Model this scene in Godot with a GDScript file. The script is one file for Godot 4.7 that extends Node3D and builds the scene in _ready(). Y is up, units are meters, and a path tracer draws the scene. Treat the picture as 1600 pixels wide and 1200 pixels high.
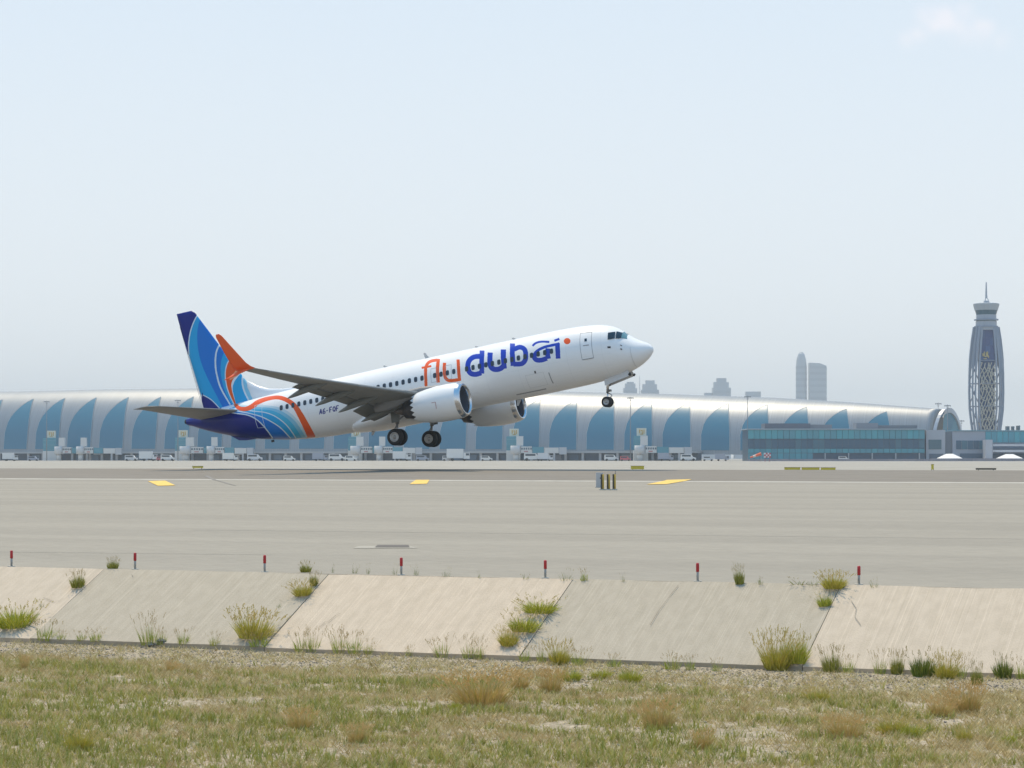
extends Node3D

# ---------------------------------------------------------------- frame of reference
# Metres, y up. The photographer's eye is above the origin; the runway runs along U, V points across it, away from the eye.
const EYE := 1.6
const FOCAL := 3600.0        # pixels of a picture 1600 wide
const HORIZON := 716.0
const TURN := 22.5           # the runway's turn out of the picture plane
const PROFILE := [[-400.0, -0.925], [26.6, -0.925], [26.62, -0.86], [28.45, 0.0], [116.0, 0.39], [146.0, 0.84], [176.0, 0.39], [230.0, 0.45], [30000.0, 0.45]]
const WHITE := Color(1, 1, 1)

var U := Vector3(cos(deg_to_rad(TURN)), 0, sin(deg_to_rad(TURN)))
var V := Vector3(sin(deg_to_rad(TURN)), 0, -cos(deg_to_rad(TURN)))
var mats := {}
var rng := RandomNumberGenerator.new()

func _ready() -> void:
	rng.seed = 20240517
	set_view()
	print("ground"); build_ground()
	print("jet"); build_jet()
	print("terminal"); build_terminal()
	print("tower"); build_tower()
	print("city"); build_city()
	print("field"); build_field()
	print("plants"); build_plants()
	print("done")

func set_view() -> void:
	var cam := Camera3D.new()
	cam.name = "camera"
	cam.projection = Camera3D.PROJECTION_FRUSTUM
	cam.near = 0.5
	cam.far = 40000.0
	cam.size = 2.0 * cam.near * 600.0 / FOCAL
	cam.frustum_offset = Vector2(0, cam.near * (HORIZON - 600.0) / FOCAL)
	cam.position = Vector3(0, EYE, 0)
	var lens := CameraAttributesPhysical.new()
	lens.exposure_aperture = 14.0
	lens.frustum_focus_distance = 158.0
	lens.frustum_focal_length = 81.0
	lens.frustum_near = 0.5
	lens.frustum_far = 40000.0
	cam.attributes = lens
	cam.near = 0.5
	cam.far = 40000.0
	add_child(cam)
	var sky_look := ProceduralSkyMaterial.new()
	sky_look.sky_top_color = Color(0.15, 0.49, 0.93).linear_to_srgb()
	sky_look.sky_horizon_color = Color(1.0, 1.03, 1.02).linear_to_srgb()
	sky_look.sky_curve = 0.42
	sky_look.ground_bottom_color = Color(0.62, 0.60, 0.56)
	sky_look.ground_horizon_color = Color(0.80, 0.82, 0.83)
	sky_look.sun_angle_max = 20.0
	sky_look.sky_cover = cloud_cover()
	sky_look.sky_cover_modulate = Color(1, 1, 1, 1)
	var sky := Sky.new()
	sky.sky_material = sky_look
	var env := Environment.new()
	env.background_mode = Environment.BG_SKY
	env.sky = sky
	env.background_energy_multiplier = 1.0
	env.tonemap_mode = Environment.TONE_MAPPER_LINEAR
	env.tonemap_exposure = 1.0
	env.fog_enabled = true
	env.fog_density = 0.00016
	env.fog_light_color = Color(0.93, 0.97, 1.0)
	env.sdfgi_enabled = true
	env.ssao_enabled = true
	env.ssil_enabled = true
	var around := WorldEnvironment.new()
	around.name = "world_environment"
	around.environment = env
	add_child(around)
	var sun := DirectionalLight3D.new()
	sun.name = "sun"
	sun.light_energy = 1.42
	sun.light_color = Color(1.0, 0.92, 0.79)
	sun.light_angular_distance = 0.6
	sun.shadow_enabled = true
	add_child(sun)
	var up := deg_to_rad(68.0)
	var from := Vector3(-0.45 * cos(up), sin(up), -0.89 * cos(up))
	sun.look_at_from_position(from * 100.0, Vector3.ZERO, Vector3(0, 0, 1))

func cloud_cover() -> ImageTexture:
	# one small thin cumulus, high on the right
	var w := 4096
	var img := Image.create(w, w / 2, false, Image.FORMAT_RGBA8)
	var puff := FastNoiseLite.new()
	puff.seed = 5
	puff.frequency = 0.055
	puff.fractal_octaves = 5
	var az := atan2(1482.0 - 800.0, FOCAL)
	var el := atan2(HORIZON - 62.0, FOCAL)
	# panorama column 0 looks along -z; columns grow to the right
	var cx := int(az / TAU * w)
	var cy := int((0.5 - el / PI) * w / 2)
	# soft puffs, each [right, up, radius, strength] in picture pixels from the cloud's middle
	var puffs := [[-12, 22, 16, 0.9], [-40, 26, 13, 0.6], [22, 32, 11, 0.6], [-22, 10, 15, 0.6], [6, 12, 15, 0.7], [40, 6, 13, 0.7], [56, 4, 10, 0.6], [-66, -10, 12, 0.5], [-48, -4, 13, 0.6], [78, -16, 12, 0.45], [20, -4, 15, 0.45], [50, -10, 14, 0.4]]
	for y in range(-12, 13):
		for x in range(-24, 25):
			var a := 0.0
			for p in puffs:
				var dx: float = (x * 5.52 - p[0]) / p[2]
				var dy: float = (-y * 5.52 - p[1]) / p[2]
				a += p[3] * exp(-(dx * dx + dy * dy) * 0.9)
			a = clampf(a * (0.75 + 0.6 * puff.get_noise_2d(x * 4.0, y * 4.0)), 0.0, 1.0)
			img.set_pixel(posmod(cx + x, w), cy + y, Color(0.55, 0.38, 0.28, a * 0.6))
	return ImageTexture.create_from_image(img)

# ---------------------------------------------------------------- helpers: places
func pt(u: float, y: float, v: float) -> Vector3:
	return U * u + V * v + Vector3(0, y, 0)

func profile(v: float) -> float:
	for i in PROFILE.size() - 1:
		if v <= PROFILE[i + 1][0]:
			var a = PROFILE[i]
			var b = PROFILE[i + 1]
			return lerpf(a[1], b[1], clampf((v - a[0]) / (b[0] - a[0]), 0, 1))
	return 0.45

func ground_y(p: Vector3) -> float:
	return profile(p.dot(V))

func at(px: float, py: float, depth: float) -> Vector3:
	return Vector3((px - 800.0) / FOCAL * depth, EYE + (HORIZON - py) / FOCAL * depth, -depth)

func on_ground(px: float, py: float) -> Vector3:
	var z := 5.0
	while z < 3000.0:
		var p := at(px, py, z)
		if p.y <= ground_y(p):
			break
		z *= 1.02
	var lo := z / 1.02
	var hi := z
	for i in 24:
		var m := (lo + hi) / 2.0
		var p := at(px, py, m)
		if p.y <= ground_y(p):
			hi = m
		else:
			lo = m
	var q := at(px, py, hi)
	q.y = ground_y(q)
	return q

# ---------------------------------------------------------------- helpers: things
var taken := {}
func numbered(called: String) -> String:
	var n: int = taken.get(called, 0)
	taken[called] = n + 1
	return called if n == 0 else "%s_%03d" % [called, n]

func tag(o: Node, label: String, category: String, group := "") -> void:
	o.set_meta("label", label)
	o.set_meta("category", category)
	if group != "":
		o.set_meta("group", group)

func thing(called: String, label: String, category: String, where := Vector3.ZERO, turn := 0.0, group := "") -> Node3D:
	var o := Node3D.new()
	o.name = numbered(called)
	add_child(o)
	o.position = where
	o.rotation.y = turn
	tag(o, label, category, group)
	return o

func copy(o: Node3D, called: String, where: Vector3, turn := 0.0) -> Node3D:
	var c: Node3D = o.duplicate()
	c.name = numbered(called)
	add_child(c)
	c.position = where
	c.rotation.y = turn
	return c

func mesh_of(st: SurfaceTool) -> ArrayMesh:
	st.generate_normals()
	return st.commit()

func part(called: String, shape: Mesh, m: Material, parent: Node = null) -> MeshInstance3D:
	var o := MeshInstance3D.new()
	o.mesh = shape
	o.material_override = m
	if parent == null or parent == self:
		o.name = numbered(called)
		add_child(o)
	else:
		o.name = called
		parent.add_child(o, true)
	return o

func build(called: String, st: SurfaceTool, m: Material, parent: Node = null) -> MeshInstance3D:
	return part(called, mesh_of(st), m, parent)

func structure(called: String, st: SurfaceTool, m: Material) -> MeshInstance3D:
	var o := build(called, st, m)
	o.set_meta("kind", "structure")
	return o

# ---------------------------------------------------------------- helpers: materials
func paint(c: Color, rough := 0.6, metal := 0.0, coat := 0.0) -> StandardMaterial3D:
	var key := "%s %s %s %s" % [c, rough, metal, coat]
	if mats.has(key):
		return mats[key]
	var m := StandardMaterial3D.new()
	m.albedo_color = Color(c).linear_to_srgb()
	m.roughness = rough
	m.metallic = metal
	if coat > 0.0:
		m.clearcoat_enabled = true
		m.clearcoat = coat
		m.clearcoat_roughness = 0.08
	mats[key] = m
	return m

func noise(freq: float, octaves: int, sd: int, a: Color, b: Color, size := 512, lo := 0.25, hi := 0.75, kind := FastNoiseLite.TYPE_SIMPLEX_SMOOTH) -> NoiseTexture2D:
	var n := FastNoiseLite.new()
	n.noise_type = kind
	n.seed = sd
	n.frequency = freq
	n.fractal_octaves = octaves
	var t := NoiseTexture2D.new()
	t.width = size
	t.height = size
	t.seamless = true
	t.noise = n
	var g := Gradient.new()
	g.offsets = PackedFloat32Array([lo, hi])
	g.colors = PackedColorArray([a.linear_to_srgb(), b.linear_to_srgb()])
	t.color_ramp = g
	return t

func bumps(freq: float, octaves: int, sd: int, strength: float, size := 512) -> NoiseTexture2D:
	var n := FastNoiseLite.new()
	n.seed = sd
	n.frequency = freq
	n.fractal_octaves = octaves
	var t := NoiseTexture2D.new()
	t.width = size
	t.height = size
	t.seamless = true
	t.noise = n
	t.as_normal_map = true
	t.bump_strength = strength
	return t

# ---------------------------------------------------------------- helpers: shapes
func start(smooth := false) -> SurfaceTool:
	var st := SurfaceTool.new()
	st.begin(Mesh.PRIMITIVE_TRIANGLES)
	st.set_smooth_group(0 if smooth else -1)
	return st

func tri(st: SurfaceTool, a: Vector3, b: Vector3, c: Vector3) -> void:
	st.add_vertex(a); st.add_vertex(b); st.add_vertex(c)

func quad(st: SurfaceTool, a: Vector3, b: Vector3, c: Vector3, d: Vector3) -> void:
	tri(st, a, b, c)
	tri(st, a, c, d)

func quad_uv(st: SurfaceTool, p: Array, t: Array, second := Vector2.ZERO) -> void:
	for i in [0, 1, 2, 0, 2, 3]:
		st.set_uv(t[i])
		if second != Vector2.ZERO:
			st.set_uv2(t[i] * second)
		st.add_vertex(p[i])

func box(st: SurfaceTool, c: Vector3, s: Vector3, b := Basis.IDENTITY) -> void:
	var h := s / 2.0
	var p := []
	for i in 8:
		p.append(c + b * Vector3(h.x if i & 1 else -h.x, h.y if i & 2 else -h.y, h.z if i & 4 else -h.z))
	for f in [[0, 1, 3, 2], [5, 4, 6, 7], [4, 0, 2, 6], [1, 5, 7, 3], [2, 3, 7, 6], [4, 5, 1, 0]]:
		quad(st, p[f[0]], p[f[1]], p[f[2]], p[f[3]])

func side_axes(d: Vector3) -> Array:
	var a := d.cross(Vector3.UP if absf(d.normalized().y) < 0.9 else Vector3.RIGHT).normalized()
	return [a, a.cross(d).normalized()]

func tube(st: SurfaceTool, a: Vector3, b: Vector3, ra: float, rb: float, n := 10, caps := true) -> void:
	var ax := side_axes(b - a)
	for i in n:
		var s := []
		for k in [i, i + 1]:
			var t: float = TAU * k / n
			s.append(ax[0] * cos(t) + ax[1] * sin(t))
		quad(st, a + s[0] * ra, a + s[1] * ra, b + s[1] * rb, b + s[0] * rb)
		if caps:
			tri(st, a, a + s[1] * ra, a + s[0] * ra)
			tri(st, b, b + s[0] * rb, b + s[1] * rb)

func loft(st: SurfaceTool, rings: Array, closed := true, cap := true) -> void:
	for i in rings.size() - 1:
		var a = rings[i]
		var b = rings[i + 1]
		var n: int = a.size()
		for k in (n if closed else n - 1):
			var l := (k + 1) % n
			if a[k].is_equal_approx(a[l]):
				tri(st, a[k], b[l], b[k])
			elif b[k].is_equal_approx(b[l]):
				tri(st, a[k], a[l], b[k])
			else:
				quad(st, a[k], a[l], b[l], b[k])
	if cap and closed:
		for r in [rings[0], rings[-1]]:
			var mid := Vector3.ZERO
			for p in r:
				mid += p
			mid /= r.size()
			if mid.distance_to(r[0]) > 0.001:
				for k in r.size():
					tri(st, mid, r[k], r[(k + 1) % r.size()])

func ring(c: Vector3, ax: Vector3, ay: Vector3, n: int) -> Array:
	var out := []
	for k in n:
		var t: float = TAU * k / n
		out.append(c + ax * cos(t) + ay * sin(t))
	return out

# a profile of [along, radius] turned round the axis d through c
func turned(st: SurfaceTool, c: Vector3, d: Vector3, prof: Array, n := 24) -> void:
	var ax := side_axes(d)
	var rings := []
	for p in prof:
		rings.append(ring(c + d.normalized() * p[0], ax[0] * p[1], ax[1] * p[1], n))
	loft(st, rings, true, false)

func prism(st: SurfaceTool, poly: Array, depth: Vector3) -> void:
	var flat := PackedVector2Array()
	var n: Vector3 = (poly[1] - poly[0]).cross(poly[2] - poly[0])
	for p in poly:
		flat.append(Vector2(p.x + p.z * 0.001, p.y) if absf(n.z) > absf(n.y) and absf(n.z) >= absf(n.x) else (Vector2(p.x, p.z) if absf(n.y) >= absf(n.x) else Vector2(p.z, p.y)))
	var idx := Geometry2D.triangulate_polygon(flat)
	for i in range(0, idx.size(), 3):
		tri(st, poly[idx[i]], poly[idx[i + 1]], poly[idx[i + 2]])
		tri(st, poly[idx[i]] + depth, poly[idx[i + 2]] + depth, poly[idx[i + 1]] + depth)
	for k in poly.size():
		var l := (k + 1) % poly.size()
		quad(st, poly[k], poly[l], poly[l] + depth, poly[k] + depth)
const FUSELAGE_PRINT := [
	["o", [2.2,1.629,2.23,1.525,2.25,1.418,2.25,1.312,2.26,1.216,2.25,1.133,2.25,1.059,2.24,0.995,2.25,0.938,2.26,0.889,2.28,0.846,2.31,0.81,2.35,0.78,2.39,0.759,2.43,0.746,2.49,0.738,2.56,0.732,2.64,0.73,2.73,0.733,2.83,0.739,2.92,0.744,2.79,0.536,2.69,0.529,2.59,0.52,2.48,0.515,2.39,0.518,2.31,0.529,2.23,0.546,2.17,0.576,2.12,0.622,2.07,0.676,2.04,0.736,2.02,0.804,2,0.877,2,0.953,2.01,1.029,2.02,1.108,2.02,1.194,2.02,1.293,2.02,1.4,2,1.508,1.98,1.612]],
	["o", [1.82,0.949,2.56,0.961,2.51,0.861,1.77,0.848]],
	["o", [2.8,0.545,2.88,0.733,2.9,0.878,2.91,1.007,2.92,1.128,2.93,1.246,2.93,1.358,2.93,1.466,2.92,1.571,3.17,1.585,3.18,1.48,3.18,1.373,3.18,1.265,3.17,1.156,3.17,1.045,3.17,0.926,3.15,0.79,3.1,0.622]],
	["o", [3.41,0.869,3.43,0.97,3.44,1.064,3.44,1.15,3.45,1.225,3.45,1.289,3.46,1.347,3.47,1.4,3.49,1.451,3.52,1.498,3.57,1.54,3.63,1.577,3.71,1.608,3.79,1.631,3.88,1.645,3.97,1.654,4.08,1.662,4.2,1.668,4.34,1.673,4.48,1.676,4.62,1.68,4.62,1.572,4.48,1.568,4.34,1.565,4.21,1.561,4.1,1.555,4.01,1.548,3.94,1.541,3.88,1.533,3.84,1.522,3.81,1.506,3.77,1.486,3.74,1.462,3.72,1.433,3.71,1.398,3.7,1.356,3.69,1.305,3.69,1.246,3.69,1.176,3.69,1.094,3.68,1.003,3.67,0.905]],
	["o", [4.44,0.854,4.49,0.981,4.51,1.094,4.53,1.199,4.53,1.298,4.53,1.393,4.53,1.484,4.52,1.573,4.5,1.661,4.74,1.675,4.76,1.587,4.77,1.498,4.77,1.408,4.78,1.315,4.77,1.217,4.76,1.114,4.73,1.002,4.69,0.879]],
	["b", [6.39,0.839,6.23,0.821,6.05,0.8,5.87,0.783,5.7,0.784,5.55,0.809,5.44,0.849,5.34,0.901,5.27,0.962,5.21,1.033,5.18,1.108,5.16,1.182,5.16,1.253,5.18,1.324,5.21,1.394,5.26,1.462,5.34,1.524,5.44,1.573,5.56,1.608,5.68,1.631,5.81,1.645,5.95,1.651,6.09,1.648,6.21,1.642,6.33,1.638,6.28,1.471,6.16,1.475,6.04,1.481,5.94,1.484,5.85,1.48,5.78,1.471,5.71,1.459,5.66,1.445,5.63,1.431,5.6,1.406,5.57,1.365,5.55,1.319,5.54,1.275,5.54,1.231,5.55,1.183,5.58,1.139,5.61,1.105,5.65,1.077,5.71,1.052,5.79,1.032,5.87,1.021,5.98,1.02,6.12,1.031,6.29,1.048,6.45,1.062]],
	["b", [6.11,0.616,6.18,0.787,6.21,0.925,6.22,1.048,6.22,1.162,6.22,1.269,6.21,1.372,6.19,1.47,6.16,1.567,6.51,1.598,6.54,1.502,6.56,1.404,6.58,1.304,6.58,1.201,6.58,1.093,6.58,0.977,6.55,0.846,6.51,0.692]],
	["b", [6.79,0.832,6.81,0.945,6.82,1.051,6.82,1.146,6.82,1.229,6.82,1.296,6.84,1.355,6.86,1.412,6.91,1.467,6.97,1.517,7.06,1.559,7.16,1.592,7.27,1.616,7.39,1.631,7.51,1.637,7.64,1.637,7.76,1.631,7.87,1.616,7.96,1.594,8.04,1.573,8.11,1.555,7.9,1.401,7.82,1.421,7.76,1.441,7.71,1.454,7.66,1.461,7.59,1.464,7.51,1.464,7.44,1.46,7.38,1.453,7.34,1.443,7.3,1.43,7.27,1.415,7.24,1.399,7.23,1.38,7.22,1.352,7.21,1.312,7.2,1.259,7.2,1.19,7.21,1.104,7.21,1.004,7.2,0.897]],
	["b", [7.78,0.821,7.8,0.917,7.81,1.004,7.82,1.09,7.83,1.18,7.84,1.276,7.84,1.374,7.83,1.471,7.82,1.564,8.2,1.585,8.21,1.492,8.22,1.397,8.22,1.302,8.22,1.212,8.21,1.13,8.21,1.051,8.2,0.969,8.18,0.878]],
	["b", [8.37,0.574,8.44,0.734,8.47,0.862,8.49,0.978,8.5,1.092,8.51,1.206,8.52,1.319,8.51,1.427,8.5,1.532,8.86,1.555,8.88,1.451,8.88,1.343,8.88,1.235,8.87,1.128,8.87,1.025,8.85,0.918,8.83,0.8,8.78,0.658]],
	["b", [8.89,1.047,9,1.034,9.1,1.019,9.18,1.01,9.24,1.011,9.29,1.022,9.36,1.042,9.41,1.066,9.45,1.086,9.47,1.113,9.49,1.157,9.5,1.209,9.5,1.258,9.5,1.301,9.49,1.34,9.47,1.371,9.44,1.395,9.41,1.416,9.37,1.434,9.32,1.446,9.27,1.452,9.18,1.451,9.05,1.441,8.9,1.426,8.75,1.413,8.71,1.571,8.86,1.583,9.01,1.598,9.17,1.61,9.33,1.611,9.47,1.595,9.58,1.568,9.67,1.533,9.74,1.493,9.8,1.445,9.83,1.393,9.85,1.339,9.85,1.286,9.85,1.229,9.84,1.162,9.8,1.087,9.73,1.008,9.61,0.935,9.48,0.873,9.34,0.824,9.19,0.79,9.04,0.783,8.91,0.799,8.81,0.818,8.71,0.834]],
	["b", [10.23,1.008,10.28,0.982,10.34,0.956,10.39,0.933,10.45,0.918,10.53,0.908,10.62,0.903,10.72,0.904,10.84,0.91,10.97,0.924,11.11,0.946,11.26,0.97,11.41,0.992,11.41,0.902,11.26,0.878,11.1,0.851,10.95,0.826,10.8,0.809,10.68,0.801,10.56,0.8,10.45,0.806,10.36,0.82,10.28,0.843,10.21,0.874,10.16,0.904,10.11,0.931]],
	["b", [10.27,1.384,10.35,1.348,10.42,1.311,10.49,1.278,10.57,1.25,10.67,1.226,10.79,1.205,10.92,1.187,11.04,1.173,11.16,1.165,11.29,1.162,11.42,1.161,11.56,1.16,11.71,1.157,11.86,1.156,12.02,1.154,12.17,1.151,12.12,1.044,11.97,1.047,11.82,1.048,11.66,1.05,11.52,1.052,11.38,1.054,11.24,1.055,11.11,1.059,10.97,1.069,10.83,1.085,10.7,1.105,10.57,1.131,10.45,1.161,10.35,1.198,10.27,1.238,10.2,1.277,10.12,1.313]],
	["b", [10.18,1.251,10.16,1.287,10.14,1.325,10.12,1.372,10.12,1.428,10.16,1.482,10.22,1.524,10.29,1.559,10.38,1.585,10.48,1.604,10.58,1.616,10.69,1.623,10.79,1.626,10.9,1.624,11.01,1.618,11.11,1.61,11.21,1.603,11.14,1.445,11.04,1.452,10.94,1.46,10.85,1.465,10.78,1.467,10.7,1.465,10.63,1.46,10.57,1.453,10.53,1.445,10.5,1.436,10.47,1.426,10.46,1.418,10.46,1.416,10.46,1.411,10.47,1.388,10.5,1.353,10.52,1.316]],
	["b", [11.14,1.166,11.13,1.212,11.11,1.258,11.1,1.308,11.09,1.36,11.09,1.413,11.1,1.463,11.1,1.508,11.11,1.552,11.45,1.552,11.45,1.507,11.44,1.463,11.43,1.422,11.43,1.386,11.44,1.349,11.45,1.31,11.47,1.266,11.48,1.22]],
	["b", [11.84,1.052,11.85,1.123,11.85,1.191,11.85,1.258,11.85,1.325,11.84,1.394,11.83,1.463,11.82,1.531,11.8,1.599,12.13,1.621,12.14,1.553,12.16,1.485,12.17,1.416,12.17,1.349,12.18,1.284,12.18,1.219,12.18,1.153,12.17,1.083]],
	["b", [11.8,0.987,12.16,0.948,12.08,0.841,11.73,0.884]],
	["o", [12.94,1.08,12.93,1.117,12.9,1.147,12.84,1.168,12.78,1.178,12.7,1.177,12.63,1.164,12.57,1.141,12.51,1.109,12.48,1.071,12.46,1.031,12.47,0.992,12.5,0.958,12.55,0.933,12.61,0.921,12.69,0.922,12.76,0.937,12.84,0.964,12.89,1,12.93,1.04]],
	["n", [-6.3,1.831,-6.11,1.649,-6.19,1.635,-6.37,1.817]],
	["n", [-6.19,1.643,-6.19,1.821,-6.1,1.819,-6.11,1.641]],
	["n", [-6.26,1.778,-6.15,1.776,-6.15,1.74,-6.26,1.742]],
	["n", [-5.83,1.633,-5.97,1.661,-5.94,1.694,-5.8,1.667]],
	["n", [-5.99,1.671,-6.05,1.743,-5.98,1.755,-5.92,1.684]],
	["n", [-6.06,1.749,-6.07,1.82,-5.99,1.82,-5.98,1.749]],
	["n", [-6.03,1.839,-5.92,1.837,-5.91,1.801,-6.02,1.802]],
	["n", [-5.88,1.826,-5.82,1.772,-5.89,1.758,-5.95,1.812]],
	["n", [-5.82,1.759,-5.85,1.723,-5.92,1.737,-5.9,1.772]],
	["n", [-5.9,1.713,-6.02,1.732,-5.99,1.766,-5.87,1.747]],
	["n", [-5.76,1.758,-5.63,1.757,-5.63,1.721,-5.75,1.722]],
	["n", [-5.48,1.824,-5.4,1.647,-5.48,1.64,-5.56,1.817]],
	["n", [-5.44,1.661,-5.26,1.66,-5.26,1.624,-5.44,1.625]],
	["n", [-5.48,1.75,-5.34,1.749,-5.34,1.713,-5.48,1.714]],
	["n", [-5.12,1.631,-5.23,1.685,-5.17,1.709,-5.06,1.656]],
	["n", [-5.23,1.693,-5.27,1.764,-5.19,1.771,-5.16,1.7]],
	["n", [-5.27,1.775,-5.21,1.828,-5.14,1.811,-5.19,1.759]],
	["n", [-5.15,1.832,-5.04,1.778,-5.09,1.754,-5.2,1.808]],
	["n", [-5.03,1.77,-4.99,1.699,-5.07,1.692,-5.1,1.762]],
	["n", [-5,1.688,-5.06,1.635,-5.13,1.652,-5.07,1.704]],
	["n", [-5.17,1.774,-5.12,1.826,-5.05,1.812,-5.09,1.759]],
	["n", [-4.96,1.824,-4.87,1.648,-4.95,1.641,-5.03,1.817]],
	["n", [-4.91,1.663,-4.73,1.661,-4.74,1.626,-4.91,1.627]],
	["n", [-4.95,1.75,-4.81,1.749,-4.81,1.714,-4.95,1.714]],
	["3", [-14.06,1.017,-13.9,1.06,-13.74,1.1,-13.58,1.138,-13.43,1.173,-13.27,1.206,-13.12,1.238,-12.97,1.266,-12.81,1.291,-12.66,1.315,-12.51,1.34,-12.36,1.368,-12.22,1.399,-12.08,1.434,-11.96,1.472,-11.84,1.513,-11.72,1.556,-11.61,1.603,-11.5,1.654,-11.4,1.708,-11.31,1.765,-11.23,1.825,-11.15,1.89,-11.07,1.963,-11,2.045,-10.94,2.141,-10.89,2.254,-10.87,2.385,-10.87,2.541,-10.92,2.745,-11.13,2.95,-9.76,2.95,-9.57,2.877,-9.51,2.663,-9.51,2.511,-9.54,2.386,-9.6,2.281,-9.67,2.192,-9.76,2.116,-9.85,2.05,-9.95,1.991,-10.06,1.937,-10.17,1.887,-10.28,1.837,-10.4,1.788,-10.52,1.741,-10.64,1.696,-10.77,1.652,-10.9,1.609,-11.04,1.568,-11.19,1.527,-11.34,1.489,-11.5,1.451,-11.66,1.414,-11.83,1.377,-11.99,1.339,-12.16,1.302,-12.33,1.265,-12.5,1.228,-12.68,1.189,-12.85,1.15,-13.02,1.11,-13.18,1.07,-13.35,1.03,-13.51,0.989,-13.66,0.946,-13.83,0.899,-13.99,0.846]],
	["4", [-13.99,0.846,-13.83,0.899,-13.66,0.946,-13.51,0.989,-13.35,1.03,-13.18,1.07,-13.02,1.11,-12.85,1.15,-12.68,1.189,-12.5,1.228,-12.33,1.265,-12.16,1.302,-11.99,1.339,-11.83,1.377,-11.66,1.414,-11.5,1.451,-11.34,1.489,-11.19,1.527,-11.04,1.568,-10.9,1.609,-10.77,1.652,-10.64,1.696,-10.52,1.741,-10.4,1.788,-10.28,1.837,-10.17,1.887,-10.06,1.937,-9.95,1.991,-9.85,2.05,-9.76,2.116,-9.67,2.192,-9.6,2.281,-9.54,2.386,-9.51,2.511,-9.51,2.663,-9.57,2.877,-9.76,2.95,-9.43,2.95,-9.16,2.901,-9.05,2.653,-9.01,2.484,-9.02,2.347,-9.05,2.231,-9.1,2.132,-9.17,2.045,-9.26,1.967,-9.35,1.896,-9.45,1.83,-9.57,1.768,-9.69,1.709,-9.82,1.654,-9.95,1.602,-10.1,1.555,-10.25,1.511,-10.41,1.469,-10.57,1.43,-10.74,1.396,-10.92,1.366,-11.1,1.339,-11.29,1.313,-11.47,1.286,-11.66,1.256,-11.85,1.221,-12.04,1.184,-12.24,1.146,-12.43,1.107,-12.63,1.066,-12.81,1.025,-12.98,0.984,-13.15,0.944,-13.31,0.902,-13.47,0.857,-13.63,0.808,-13.8,0.753]],
	["5", [-13.8,0.753,-13.63,0.808,-13.47,0.857,-13.31,0.902,-13.15,0.944,-12.98,0.984,-12.81,1.025,-12.63,1.066,-12.43,1.107,-12.24,1.146,-12.04,1.184,-11.85,1.221,-11.66,1.256,-11.47,1.286,-11.29,1.313,-11.1,1.339,-10.92,1.366,-10.74,1.396,-10.57,1.43,-10.41,1.469,-10.25,1.511,-10.1,1.555,-9.95,1.602,-9.82,1.654,-9.69,1.709,-9.57,1.768,-9.45,1.83,-9.35,1.896,-9.26,1.967,-9.17,2.045,-9.1,2.132,-9.05,2.231,-9.02,2.347,-9.01,2.484,-9.05,2.653,-9.16,2.901,-9.43,2.95,-9.01,2.95,-8.67,2.895,-8.54,2.605,-8.51,2.41,-8.53,2.254,-8.58,2.123,-8.65,2.015,-8.74,1.925,-8.84,1.847,-8.95,1.779,-9.07,1.717,-9.2,1.66,-9.33,1.605,-9.46,1.552,-9.61,1.504,-9.75,1.46,-9.9,1.419,-10.06,1.381,-10.24,1.345,-10.42,1.312,-10.62,1.282,-10.83,1.256,-11.04,1.23,-11.24,1.203,-11.44,1.175,-11.64,1.143,-11.84,1.111,-12.04,1.078,-12.23,1.045,-12.42,1.01,-12.6,0.973,-12.76,0.933,-12.91,0.892,-13.05,0.847,-13.19,0.799,-13.34,0.745,-13.49,0.684]],
	["6", [-13.49,0.684,-13.34,0.745,-13.19,0.799,-13.05,0.847,-12.91,0.892,-12.76,0.933,-12.6,0.973,-12.42,1.01,-12.23,1.045,-12.04,1.078,-11.84,1.111,-11.64,1.143,-11.44,1.175,-11.24,1.203,-11.04,1.23,-10.83,1.256,-10.62,1.282,-10.42,1.312,-10.24,1.345,-10.06,1.381,-9.9,1.419,-9.75,1.46,-9.61,1.504,-9.46,1.552,-9.33,1.605,-9.2,1.66,-9.07,1.717,-8.95,1.779,-8.84,1.847,-8.74,1.925,-8.65,2.015,-8.58,2.123,-8.53,2.254,-8.51,2.41,-8.54,2.605,-8.67,2.895,-9.01,2.95,-8.73,2.95,-8.35,2.909,-8.2,2.587,-8.17,2.377,-8.19,2.209,-8.26,2.069,-8.34,1.952,-8.45,1.855,-8.58,1.772,-8.71,1.699,-8.85,1.634,-8.99,1.574,-9.14,1.515,-9.3,1.461,-9.45,1.413,-9.61,1.371,-9.77,1.331,-9.94,1.294,-10.13,1.258,-10.32,1.223,-10.52,1.192,-10.74,1.163,-10.95,1.134,-11.15,1.107,-11.35,1.079,-11.53,1.051,-11.71,1.027,-11.89,1.003,-12.06,0.978,-12.22,0.952,-12.39,0.921,-12.54,0.883,-12.69,0.838,-12.84,0.788,-12.99,0.731,-13.15,0.666,-13.32,0.591]],
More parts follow.
